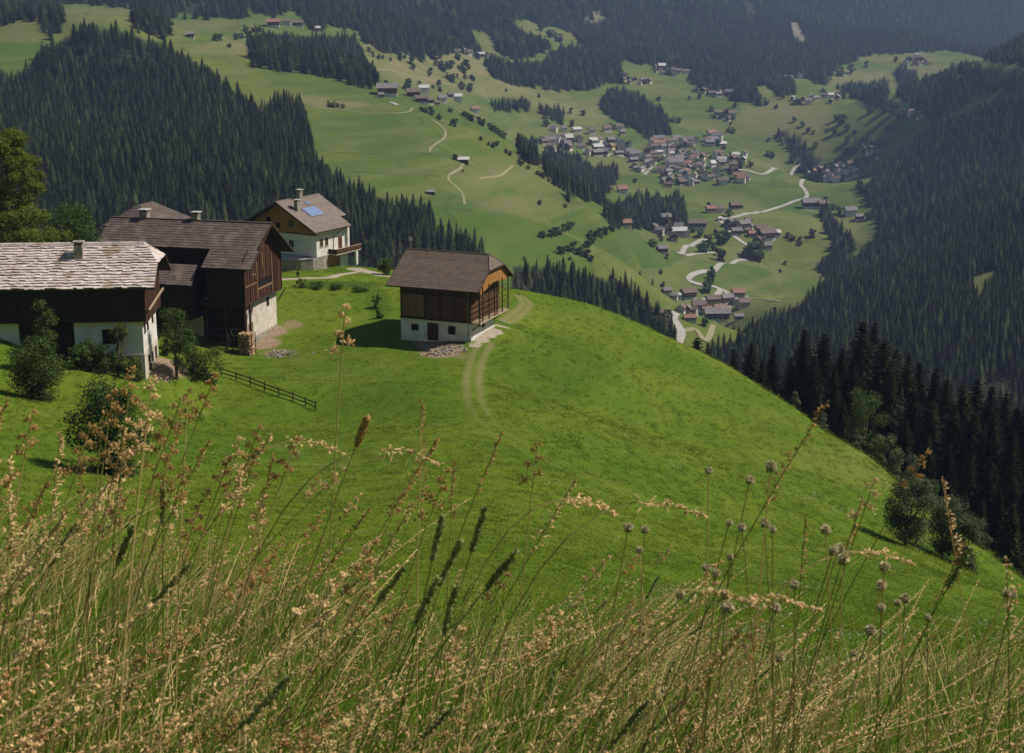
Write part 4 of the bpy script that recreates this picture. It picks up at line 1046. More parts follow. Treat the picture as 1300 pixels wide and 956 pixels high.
def rubble():
    for (u, v, n, lb) in ((562, 447, 22, 'heap of earth and old boards below the hay barn'), (360, 450, 30, 'heap of stones and rubble at the foot of the timber farmhouse')):
        p = hit(u, v, 60); R = empty('rubble_heap', p); m = MB(); r = random.Random(u)
        for i in range(n * 3):
            x, y = r.gauss(0, 1.3), r.gauss(0, .8); z = down(p.x + x, p.y + y) - p.z; s = r.uniform(.1, .32)
            m.hexa([(x + s * math.cos(k * 1.25 + i) * r.uniform(.7, 1.2), y + s * math.sin(k * 1.25 + i), z - .1) for k in range(5)], [(x + s * .7 * math.cos(k * 1.25 + i), y + s * .7 * math.sin(k * 1.25 + i), z + s * r.uniform(.4, .9)) for k in range(5)])
        for i in range(n // 2):
            x, y = r.gauss(0, 1.2), r.gauss(0, .7); z = down(p.x + x, p.y + y) - p.z; an = r.uniform(0, 3.1); m.beam((x, y, z + .15), (x + 1.6 * math.cos(an), y + 1.6 * math.sin(an) * .5, z + r.uniform(.1, .5)), .14, .05)
        m.build('stones', M['stone'], R); tag(R, lb, 'rubble heap')
rubble()
# ------------------------------------------------------------ trees and shrubs near the farm
def px_h(p): return p.y * math.cos(TH) - p.z * math.sin(TH)
def place(root, u, vb, vt, H0, ymin=60, Y=None):
    if Y is None: p = hit(u, vb, ymin)
    else:
        q = at(u, vb, Y); p = Vector((q[0], q[1], down(q[0], q[1])))
    top = at(u, vt, p.y)[2]; s = max(.3, (top - p.z) / H0)
    root.location = (p.x, p.y, p.z - .05); root.scale = (s, s, s); root.rotation_euler.z = rng.uniform(0, 6.28)
    return s
def bush(name, u, vb, vt, wpx, mat, label, cat='bush', n=2600, seed=1, Y=None, leaf=None, z0=.02, blobs=16, group=None):
    if Y is None: p = hit(u, vb, 60)
    else:
        q = at(u, vb, Y); p = Vector((q[0], q[1], down(q[0], q[1])))
    H = at(u, vt, p.y)[2] - p.z; Rw = wpx * px_h(p) / FP / 2
    t = broad_tree(name, seed, max(.5, H), Rw, n, leaf or max(.10, .045 * H + .04), mat, z0, blobs, label, cat, group)
    t.location = (p.x, p.y, p.z - .05); t.rotation_euler.z = seed * 1.7
    return t
# big light green tree at the left edge: long drooping limbs in tiers
def big_left_tree():
    r = np.random.default_rng(77); q = at(24, 330, 190); z = down(q[0], q[1]); H = at(24, 148, 190)[2] - z
    root = empty('broadleaf_tree', (q[0] - .5, 190, z)); Rw = 7.6; bl = []
    for i in range(150):
        t = r.random() ** .85; zz = H * (.10 + .84 * t); an = r.uniform(0, 6.28); w_ = Rw * math.sin(math.pi * (.22 + .74 * t)) ** .7 * (1 - .25 * t) + .3; f = r.uniform(.3, 1)
        s = r.uniform(1.0, 1.8) * (1.2 - .45 * t); bl.append((w_ * f * math.cos(an), w_ * f * math.sin(an), zz - f * 1.0, s, s, s * .85))
    V, Fc = leaf_cloud(r, bl, 90000, .155, .5); np_mesh('crown', V, Fc, M['leaf_lime'], parent=root)
    m, _ = trunk_mb(H * .97, .34, .03, .15, 3)
    for b in bl: m.tube([(0, 0, b[2] * .96 + .3), (b[0] * .55, b[1] * .55, b[2] + .35), b[:3]], [.07, .05, .015], 4)
    m.build('trunk', M['bark'], root, True); tag(root, 'tall light green tree at the left edge behind the pale shingle roof', 'tree')
big_left_tree()
bush('broadleaf_tree', 97, 325, 248, 88, 'leaf', 'dark green tree between the tall light tree and the timber farmhouse roof', 'tree', 9000, 5, 203, .17, .1, 22)
bush('broadleaf_tree', -35, 330, 215, 80, 'leaf', 'green tree cut by the left edge behind the shingle roof', 'tree', 6000, 6, 182, .17, .1, 20)
bush('shrub', 60, 452, 373, 34, 'leaf', 'slim young tree climbing in front of the left farmhouse wall', 'tree', 2600, 7, 156, .13, .05, 16)
bush('bush', 52, 508, 424, 84, 'leaf_dark', 'round dark bush in the grass in front of the left farmhouse', 'bush', 9000, 8, None, .13, .02, 20)
bush('bush', 100, 470, 436, 36, 'leaf', 'small light bush touching the round dark bush', 'bush', 1800, 9)
bush('climbing_shrub', 152, 478, 402, 34, 'leaf_dark', 'climbing shrub against the white front wall under its window', 'shrub', 3200, 10, 163.0, .12, 0, 14)
bush('climbing_shrub', 170, 490, 452, 36, 'leaf', 'lighter shrub at the foot of the grey wall corner', 'shrub', 2000, 11, 162.0, .12, 0, 12)
bush('bush', 122, 492, 430, 50, 'leaf_dark', 'dark shrub in the shade beside the white wall', 'bush', 3200, 15, 162, .13, 0, 14)
bush('bush', 142, 600, 478, 104, 'leaf_dark', 'large dark bush in the meadow below the left farmhouse', 'bush', 14000, 12, None, .12, .0, 26)
bush('broadleaf_tree', 226, 482, 388, 50, 'leaf', 'small leafy tree in the yard between the two old farmhouses', 'tree', 4200, 13, None, .13, .2, 16)
bush('bush', 212, 450, 398, 34, 'leaf_dark', 'dark bush between the farmhouses behind the small leafy tree', 'bush', 2200, 20, 182, .13, 0, 14)
bush('bush', 264, 484, 438, 46, 'leaf', 'leafy bush at the upper end of the wooden fence', 'bush', 3200, 14, None, .13, 0, 14)
bush('bush', 244, 470, 440, 26, 'leaf_dark', 'dark little bush left of the bush at the fence end', 'bush', 1500, 16, None, .12, 0, 10)
bush('bush', 488, 346, 322, 25, 'leaf', 'solitary round bush on the brow beside the track', 'bush', 2600, 17, 262, .13, 0, 12)
for i, (u, v, h, w_, lb) in enumerate(((384, 365, 13, 16, 'low shrub on the terrace edge beside the timber farmhouse'), (402, 367, 12, 24, 'second low shrub along the terrace edge'), (428, 368, 10, 26, 'low weedy shrub on the cut bank below the white farmhouse'),
                                      (458, 371, 9, 24, 'flat scrub on the cut bank near the hay barn'), (478, 392, 18, 16, 'scrub in the shade left of the hay barn'), (482, 404, 14, 12, 'lower scrub by the shaded end of the hay barn'),
                                      (378, 352, 14, 7, 'bright lime green sapling beside the timber farmhouse'), (190, 470, 12, 14, 'nettles at the corner of the left farmhouse'))):
    bush('shrub', u, v, v - h, w_, 'leaf_lime' if i == 6 else ('leaf' if i % 2 else 'leaf_dark'), lb, 'shrub', 900, 30 + i, None, .11, 0, 9)
bush('willow', 1152, 694, 606, 80, 'leaf_grey', 'rounded grey green tree at the right edge of the meadow', 'tree', 12000, 21, None, .12, .12, 26)
bush('willow', 1196, 708, 630, 74, 'leaf_grey', 'second grey green tree just right of the rounded one', 'tree', 10000, 22, None, .12, .12, 24)
bush('willow', 1226, 722, 655, 50, 'leaf_grey', 'shaggy low grey green tree nearest the dark spruces', 'tree', 6000, 23, None, .12, .0, 18)
for i, (u, v, h, w_, Y) in enumerate(((1112, 585, 30, 26, 215), (1135, 600, 30, 30, 212), (1160, 618, 42, 36, 208), (1178, 632, 30, 30, 200), (1045, 540, 20, 18, 240), (1010, 518, 24, 12, 250), (1205, 655, 26, 30, 192), (1090, 566, 16, 20, 222), (1240, 700, 26, 34, 178))):
    bush('shrub', u, v, v - h, w_, 'leaf_grey' if i % 3 else 'leaf_dark', 'scrubby shrub along the steep right edge of the meadow', 'shrub', 2600, 50 + i, Y, .13, 0, 12, 'shrubs along the right edge of the meadow')
bush('broadleaf_tree', 1095, 590, 490, 62, 'leaf', 'rounded leafy tree standing out against the dark spruces', 'tree', 7000, 24, 268, .2, .1, 22)
bush('broadleaf_tree', 1122, 600, 545, 40, 'leaf_grey', 'pale leafy tree half hidden under the dark spruces', 'tree', 3500, 25, 250, .17, .1, 16)

# tall dark spruces beyond the right edge
NEARP = []
for i in range(5):
    V, Fc = spruce_crown(90 + i, 26, 1.25); V2, F2 = spruce_mid(95 + i, 25.5, 17); V2 = V2 * np.array([.8, .8, 1]); Fc = np.concatenate([Fc, F2 + len(V)]); V = np.concatenate([V, V2])
    r0 = empty('spruce_tree'); np_mesh('crown', V, Fc, M['spruce'], parent=r0)
    m, _ = trunk_mb(24.5, .30, .02, .1, i); m.build('trunk', M['bark'], r0, True); NEARP.append(r0)
tops = [(955,432,330),(982,434,320),(1022,415,315),(1046,421,300),(1070,440,292),(1096,404,305),(1111,406,318),(1124,428,290),(1139,440,300),(1154,447,288),(1168,457,300),(1189,465,290),(1203,478,282),
        (1224,484,290),(1241,480,300),(1260,487,285),(1278,497,292),(1292,514,280),(885,426,345),(899,434,338),(932,441,335),(968,455,318),(1005,452,300),(1034,450,285),(1060,462,278),(1084,452,282),(1132,470,272),
        (1160,492,268),(1185,505,265),(1212,512,262),(1238,520,262),(1262,525,262),(1286,540,258),(1310,500,280),(1325,530,262),(1150,530,252),(1178,548,246),(1205,560,244),(1232,572,240),(1258,580,238),(1284,590,235),(1305,600,232),
        (1225,620,222),(1248,632,216),(1270,615,222),(1286,638,200),(1304,650,205),(1010,492,268),(1040,500,262),(1070,505,256),(975,480,290)]
used = [False] * 5
for j, (u, vt, Y) in enumerate(tops):
    q = at(u, vt, Y); z = down(q[0], q[1]) - .4; H = min(43, max(9, q[2] - z)); k = j % 5
    t = NEARP[k] if not used[k] else copy_tree(NEARP[k]); used[k] = True
    s = H / 26; t.location = (q[0], q[1], q[2] - H if q[2] - H < z + 2 else z); wv = min(s, 1.2) * rng.uniform(1.1, 1.5)
    t.scale = (wv, wv, s); t.rotation_euler = (0, 0, rng.uniform(0, 6.28))
    if (u, vt) == (1286, 638): tag(t, 'isolated dense dark spruce low at the right edge of the picture', 'tree')
    elif (u, vt) == (1096, 404): tag(t, 'tallest dark spruce rising highest in the row beyond the meadow', 'tree', 'dark spruces beyond the right edge of the meadow')
    else: tag(t, 'dark spruce in the near row beyond the right edge of the meadow', 'tree', 'dark spruces beyond the right edge of the meadow')
# floor of that wood and spruces outside the frame
ex, ey = [], []
for _ in range(900):
    x = rng.uniform(-60, 330); y = rng.uniform(272, 432)
    ex.append(x); ey.append(y)
ex = np.array(ex); ey = np.array(ey); ez = ground_z(ex, ey); eu, ev = proj(np.stack([ex, ey, ez + 22], 1)); eb = proj(np.stack([ex, ey, ez], 1))[1]
ok = (((eu > 960) & (ev > 470 + (1300 - eu) * -.02)) | (eu > 1310)) & (ey > 268)
ok |= (eu > 560) & (ev > 470) & (ey > 330)
sel = np.where(ok)[0]
gn_scatter('spruce_undergrowth', np.stack([ex, ey, ez - .4], 1)[sel], np.stack([0 * sel, 0 * sel, rng.uniform(0, 6, len(sel))], 1), np.stack([rng.uniform(.7, 1.1, len(sel))] * 3, 1), rng.integers(0, 4, len(sel)), MIDP)

# ------------------------------------------------------------ hedgerow trees and bushes on the far slopes
BP = []
for i in range(6):
    r = np.random.default_rng(200 + i); V, Fc = leaf_cloud(r, broad_blobs(r, 9, 3.6 + .5 * (i % 3), .02, 12), 420, .75, .7)
    BP.append(np_mesh('far_crown', V, Fc, M['leaf_far'], link=False))
def far_bush(u, v, hpx, label, group, ymin=450, kind=0):
    p = hit(u, v, ymin)
    if p is None or p.y < 450: return
    nm_ = 'bush' if 'bush' in label else 'broadleaf_tree'; o = bpy.data.objects.new(nm_, BP[rng.integers(0, 6)].data); COL.objects.link(o)
    s = hpx * px_h(p) / FP / 9; o.location = (p.x, p.y, p.z - .3); o.scale = (s * rng.uniform(.9, 1.4), s * rng.uniform(.9, 1.4), s); o.rotation_euler.z = rng.uniform(0, 6.28)
    tag(o, label, 'bush' if nm_ == 'bush' else 'tree', group)
c3 = [(460,285,30),(478,290,26),(512,300,40),(520,312,34),(560,335,34),(650,375,42),(630,290,30),(710,315,34),(735,335,44),(760,345,40),(800,360,40),(822,372,38),(870,395,36),(890,410,38),(915,425,36),(945,445,40),(955,450,36),
      (815,462,26),(860,488,20),(890,505,28),(910,495,30),(970,540,26),(990,552,24),(1050,595,26),(1070,608,24),(1103,635,20),(1160,670,22),(1190,685,24),(1225,710,20),(1170,845,26),(662,575,24),(703,650,12),
      (350,150,34),(380,148,30),(440,130,26),(565,165,22),(525,145,20),(557,130,20),(700,155,32),(745,165,36),(770,100,22),(650,110,24),(630,105,24),(590,45,26),(500,70,22),(670,80,20),(720,90,22),(610,20,24),(700,20,24),(540,10,22),(740,25,24),(680,25,20),(968,165,16)]
for x, y, h in c3: far_bush(440 + x / 4.78, 80 + y / 4.78 + 2, h / 4.78 + 1.5, 'bush in the line along the edge of the green spur', 'bushes on the green spur')
c1 = [(45,238,24),(150,298,24),(165,305,20),(140,440,22),(275,455,22),(215,335,22),(245,355,22),(150,610,34),(165,612,30),(200,608,40),(222,600,42),(245,592,38),(268,580,40),(290,570,42),(305,560,34),(250,695,40),(265,690,36),(300,680,48),(315,672,44),(345,700,44),
      (365,705,46),(390,715,44),(400,655,36),(385,660,36),(410,640,40),(400,610,40),(430,615,42),(455,605,44),(485,595,42),(515,575,40),(525,565,32),(410,735,34),(60,728,20),(300,728,20),(350,400,30),(375,410,34),(420,415,34),(460,415,32),(395,395,34),(490,485,40),(510,480,36),(540,520,38),(570,530,34),(640,545,36),(680,540,40),(720,655,34),(735,660,30)]
for x, y, h in c1: far_bush(650 + x / 4.0625, 150 + y / 4.0625 + 1.5, h / 4.0625 + 1, 'dark bush in the hedgerows running down to the stream', 'hedgerow bushes above the stream')
c2 = [(125,640,56),(175,680,46),(90,620,26),(440,450,44),(430,470,48),(415,530,56),(420,500,40),(210,445,24),(215,500,24),(770,285,24),(795,295,26),(825,300,28),(885,285,40),(830,315,22),(760,405,20),(935,415,36),(970,400,50),(1000,180,34),(975,160,30),(1135,205,36),(940,120,20),
      (480,310,60),(500,300,50),(620,380,80),(635,385,70),(605,375,70),(465,385,54),(480,390,50),(390,350,44),(415,320,50),(175,320,30),(560,155,26),(510,190,34),(425,150,28),(380,280,40),(400,350,36),(440,340,30),(250,250,26),(300,240,30),(210,300,28),(350,260,24),(235,380,24),
      (1085,70,24),(1130,120,28),(1100,80,20),(715,610,20),(245,640,36),(180,680,44),(500,640,44),(400,680,40),(530,560,30),(130,215,30),(105,225,26),(70,220,28),(450,270,24),(530,250,24),(90,40,20),(740,440,18)]
for x, y, h in c2: far_bush(780 + x / 3.514, 220 + y / 3.514 + 1, h / 3.514 + 1, 'tree among the meadows and houses of the valley floor', 'trees on the valley floor')
c6 = [(105,440,26),(75,465,24),(100,490,18),(235,430,28),(305,405,30),(275,445,20),(470,385,26),(515,555,34),(545,510,44),(525,495,30),(575,585,34),(610,590,28),(635,580,28),(650,585,24),(600,555,24),(570,535,26),(665,465,34),(650,275,26),(585,300,40),(540,310,36),(770,255,24),(745,445,36),(760,470,50),(790,490,44),(720,465,36),(740,545,34),(720,590,36),(350,500,22),(385,520,24),(410,545,24),(430,550,16),(245,580,18),(265,645,28),(240,640,22),(440,605,22),(555,640,34),(580,630,36),(610,620,38),(640,625,36),(670,620,38),(700,610,36),(470,690,30),(495,700,34),(600,680,30),(650,670,28),(620,770,34),(650,790,30),(540,700,28),(100,545,24),(80,540,20),(10,455,22),(40,600,26),(130,690,30)]
for x, y, h in c6: far_bush(900 + x / 3.25, y / 3.25 + 1, h / 3.25 + .5, 'dark tree scattered on the meadows near the head of the valley', 'trees near the head of the valley')
c4 = [(170,190,30),(295,205,44),(322,205,34),(370,240,24),(405,200,34),(430,195,30),(460,190,34),(455,155,30),(500,160,34),(525,160,34),(595,100,36),(590,325,20),(715,355,18),(745,360,16),(808,355,20),(885,545,30),(905,550,34),(930,550,24),(955,555,24),(1110,290,30),(1140,300,26),(1090,265,26),(1160,300,20),(1200,310,18),(1250,290,26),(1275,300,24),(1250,310,16),(1180,440,30),(1130,400,34),(1285,450,34)]
for x, y, h in c4: far_bush(200 + x / 4.06, y / 4.06 + 1, h / 4.06 + .5, 'dark tree scattered on the high pasture above the left wood', 'trees on the high pasture')
c5 = [(25,240,30),(75,265,36),(80,285,24),(60,350,30),(150,300,24),(175,245,44),(195,275,30),(205,290,34),(230,280,36),(265,245,34),(290,300,36),(240,330,30),(320,325,24),(185,345,24),(190,375,20),(285,365,38),(315,370,30),(300,270,30),(345,240,24),(225,325,30),(628,520,34),(730,465,24),(780,475,24),(733,520,34),(600,400,20),(640,150,34),(660,150,30),(605,125,34),(680,170,34),(630,100,20),(1150,500,24),(1175,505,24),(1090,415,24)]
for x, y, h in c5: far_bush(500 + x / 3.25, y / 3.25 + 1, h / 3.25 + .5, 'small dark tree dotted over the dry slope above the villages', 'trees on the dry slope')

# ------------------------------------------------------------ valley roads and footpaths
M['asphalt'] = plain('sun bleached road', (.36, .34, .31), (.30, .28, .25), .05, .9, 0)
M['path'] = plain('trodden earth path', (.26, .23, .14), (.17, .17, .08), .05, .95, 0)
M['bank'] = plain('rank grass of the field bank', (.062, .098, .03), (.09, .12, .04), .04, .95, 0)
def strip(name, pts, wd, mat, kind='structure', up=.55, label=None):
    T = trace(pts, 450); m = MB(); P = [Vector((x, y, 0)) for x, y in T]
    P = [p for i, p in enumerate(P) if i == 0 or (p - P[i - 1]).length > .5]; L = []; Rr = []
    for i, p in enumerate(P):
        d = (P[min(i + 1, len(P) - 1)] - P[max(i - 1, 0)]).normalized(); n = Vector((-d.y, d.x, 0)) * wd / 2
        a, b = p + n, p - n; zp = down(p.x, p.y); za = max(down(a.x, a.y), zp - .6); zb = max(down(b.x, b.y), zp - .6); L.append((a.x, a.y, za + up)); Rr.append((b.x, b.y, zb + up))
    for i in range(len(P) - 1):
        m.quad(L[i], Rr[i], Rr[i + 1], L[i + 1])
        for S_ in (L, Rr): m.quad(S_[i], S_[i + 1], (S_[i + 1][0], S_[i + 1][1], S_[i + 1][2] - .8), (S_[i][0], S_[i][1], S_[i][2] - .8))
    o = m.build(name, mat); tag(o, kind=kind); return o
strip('road', [(1055,218),(1036,223),(1018,230),(1021,240),(1024,250),(1005,257),(979,266),(957,271),(935,275),(914,279),(922,286)], 6, M['asphalt'])
strip('road', [(922,286),(928,296),(940,306),(952,314),(958,322),(950,330),(932,333),(911,339),(894,345),(877,351),(876,357),(890,362),(905,364),(914,368),(908,376),(893,382)], 6, M['asphalt'])
strip('road', [(914,367),(922,371),(925,379),(925,392)], 6, M['asphalt'])
strip('road', [(858,398),(855,404),(860,412),(865,423),(862,433),(858,445)], 6, M['asphalt'])
strip('road', [(862,322),(868,317),(878,312),(888,306),(900,303)], 6, M['asphalt']); strip('road', [(862,323),(874,324),(890,322),(908,321)], 5, M['asphalt'])
strip('road', [(917,216),(945,216),(978,217),(1005,220),(1030,221)], 6, M['asphalt']); strip('road', [(950,380),(968,380),(992,383)], 4, M['path'])
strip('road', [(740,189),(752,197),(775,196),(800,201)], 6, M['asphalt']); strip('road', [(866,421),(882,418),(905,414),(918,413)], 4, M['path'])
strip('road', [(1020,266),(1035,270),(1060,270)], 4, M['path']); strip('road', [(818,222),(830,210),(836,203)], 5, M['asphalt']); strip('road', [(1058,331),(1072,327)], 4, M['path'])
strip('footpath', [(548,152),(557,158),(565,166),(564,175),(553,183),(545,193)], 2.2, M['path'], up=.3)
strip('footpath', [(588,208),(584,214),(572,221),(570,229),(580,238),(587,246),(590,260)], 2.2, M['path'], up=.3)
strip('footpath', [(400,136),(440,140),(461,143),(490,144),(513,143),(524,137)], 2.2, M['path'], up=.3); strip('footpath', [(609,227),(625,225),(640,220),(651,210)], 1.8, M['path'], up=.3)
strip('footpath', [(496,130),(504,133),(508,134)], 5, M['asphalt'], up=.4); strip('footpath', [(462,58),(480,56),(500,60)], 3, M['path'], up=.4); strip('footpath', [(415,98),(430,95),(450,98),(475,104)], 3, M['path'], up=.4)
strip('field_bank', [(405,192),(440,194),(480,195),(538,194),(570,199)], 1.8, M['bank'], up=.3); strip('field_bank', [(418,218),(450,218),(500,221),(560,224)], 1.4, M['bank'], up=.3)
strip('field_bank', [(520,258),(560,262),(600,268)], 1.1, M['bank'], up=.3); strip('footpath', [(460,88),(520,96),(560,105),(600,112)], 2.5, M['path'], up=.3)

# ------------------------------------------------------------ villages
WALLS = {'white': M['plaster'], 'cream': plain('cream plaster', (.66, .54, .38), (.52, .40, .27), .3, .9, 0), 'brown': plain('brown boards of far houses', (.16, .10, .06), (.10, .065, .04), .6, .9, 0)}
ROOFS = {'brown': plain('brown far roof', (.17, .125, .105), (.12, .09, .08), .4, .8, 0), 'grey': plain('grey far roof', (.22, .20, .20), (.15, .14, .14), .4, .8, 0), 'red': plain('red tiled far roof', (.29, .16, .115), (.21, .12, .09), .4, .8, 0), 'pale': plain('pale sheet roof', (.52, .50, .49), (.42, .40, .39), .4, .6, 0)}
PROTO = {}
def village_house(wall, roof, detail):
    key = (wall, roof, detail)
    if key in PROTO: return PROTO[key], False
    R = empty('village_house'); L, Wd, h, rr = 14.0, 10.0, 6.0, 2.9
    m = MB(); m.box(-L/2, L/2, -Wd/2, Wd/2, -4, 3.2 if wall != 'brown' else 1.5); m.build('wall', WALLS['white' if wall == 'brown' else wall], R)
    m = MB(); z0 = 3.2 if wall != 'brown' else 1.5
    pr = [(-Wd/2 - .15, z0), (Wd/2 + .15, z0), (Wd/2 + .15, h), (0, h + rr * .88), (-Wd/2 - .15, h)]
    m.hexa([(-L/2 - .15, a, b) for a, b in pr], [(L/2 + .15, a, b) for a, b in pr]); m.build('upper_storey', WALLS[wall if wall != 'white' else 'white'] if wall != 'cream' else WALLS['brown'], R)
    m = MB()
    for s in (-1, 1):
        q = [(-L/2 - 1.3, s * (Wd/2 + 1.4), h - .75), (L/2 + 1.3, s * (Wd/2 + 1.4), h - .75), (L/2 + 1.3, 0, h + rr), (-L/2 - 1.3, 0, h + rr)]
        if s == 1: q = [q[1], q[0], q[3], q[2]]
        m.hexa([(x, y, z) for x, y, z in q], [(x, y, z + .3) for x, y, z in q])
    ro = m.build('roof', ROOFS[roof], R)
    m = MB(); m.box(1.5, 2.5, .8, 1.8, h, h + rr + 1.2); m.build('chimney', WALLS['white'], ro)
    if detail:
        for s in (-1, 1):
            for x in (-4.8, -1.6, 1.6, 4.8):
                m = MB(); m.box(x - .55, x + .55, s * (Wd/2) - .2, s * (Wd/2) + .2, .9, 2.3); m.build('window', M['dark'], R)
                m = MB(); m.box(x - .5, x + .5, s * (Wd/2 + .15) - .2, s * (Wd/2 + .15) + .2, 3.9, 5.1); m.build('window', M['dark'], R)
            m = MB(); m.box(-L/2 + .5, L/2 - .5, s * (Wd/2 + .8) - .65, s * (Wd/2 + .8) + .65, 3.0, 3.9); m.build('balcony', WALLS['brown'], R)
            for y in (-2.6, 0, 2.6):
                m = MB(); m.box(s * L/2 - .2, s * L/2 + .2, y - .5, y + .5, .9, 2.3); m.build('window', M['dark'], R)
                m = MB(); m.box(s * (L/2 + .15) - .2, s * (L/2 + .15) + .2, y - .5, y + .5, 3.9, 5.1); m.build('window', M['dark'], R)
    PROTO[key] = R; return R, True
HP = []
def house(u, v, wpx, wall, roof, label, group, detail=False, yaw=None, ymin=450, stretch=1.0, hs=1.0):
    p = hit(u, v, ymin)
    if p is None or p.y < 700: return False
    R, new = village_house(wall, roof, detail); o = R if new else copy_tree(R)
    s = wpx * px_h(p) / FP / 13.5; s = min(1.7, max(.45, s))
    o.location = (p.x, p.y, p.z + .2); o.scale = (s * stretch, s, s * hs * 1.25); o.rotation_euler.z = yaw if yaw is not None else rng.choice([.15, .35, 1.2, 1.75, -.3]) + rng.normal(0, .12)
    tag(o, label, 'house', group); HP.append((u, v)); return True
def hamlet(poly, n, where, group, sz=(7, 11), detail=False, roofs=(.50, .30, .10, .10), gap=5.0):
    us = [p[0] for p in poly]; vs = [p[1] for p in poly]; k = 0; t = 0
    while k < n and t < 4000:
        t += 1; u = rng.uniform(min(us), max(us)); v = rng.uniform(min(vs), max(vs))
        if not inpoly(np.array([u]), np.array([v]), poly)[0]: continue
        if any(((u - a) / 1.45) ** 2 + ((v - b) / .75) ** 2 < gap ** 2 for a, b in HP): continue
        wall = rng.choice(['white', 'cream', 'brown'], p=[.50, .28, .22]); roof = rng.choice(['brown', 'grey', 'red', 'pale'], p=roofs)
        wt = {'white': 'white', 'cream': 'white and brown', 'brown': 'dark timber'}[wall]; rt = {'brown': 'brown', 'grey': 'grey', 'red': 'reddish', 'pale': 'pale'}[roof]
        if house(u, v, rng.uniform(*sz), wall, roof, f'{wt} house with {rt} roof {where}', group, detail, stretch=rng.uniform(.85, 1.35), hs=rng.uniform(.9, 1.25)): k += 1
low = 'in the lowest hamlet beside the bending road'
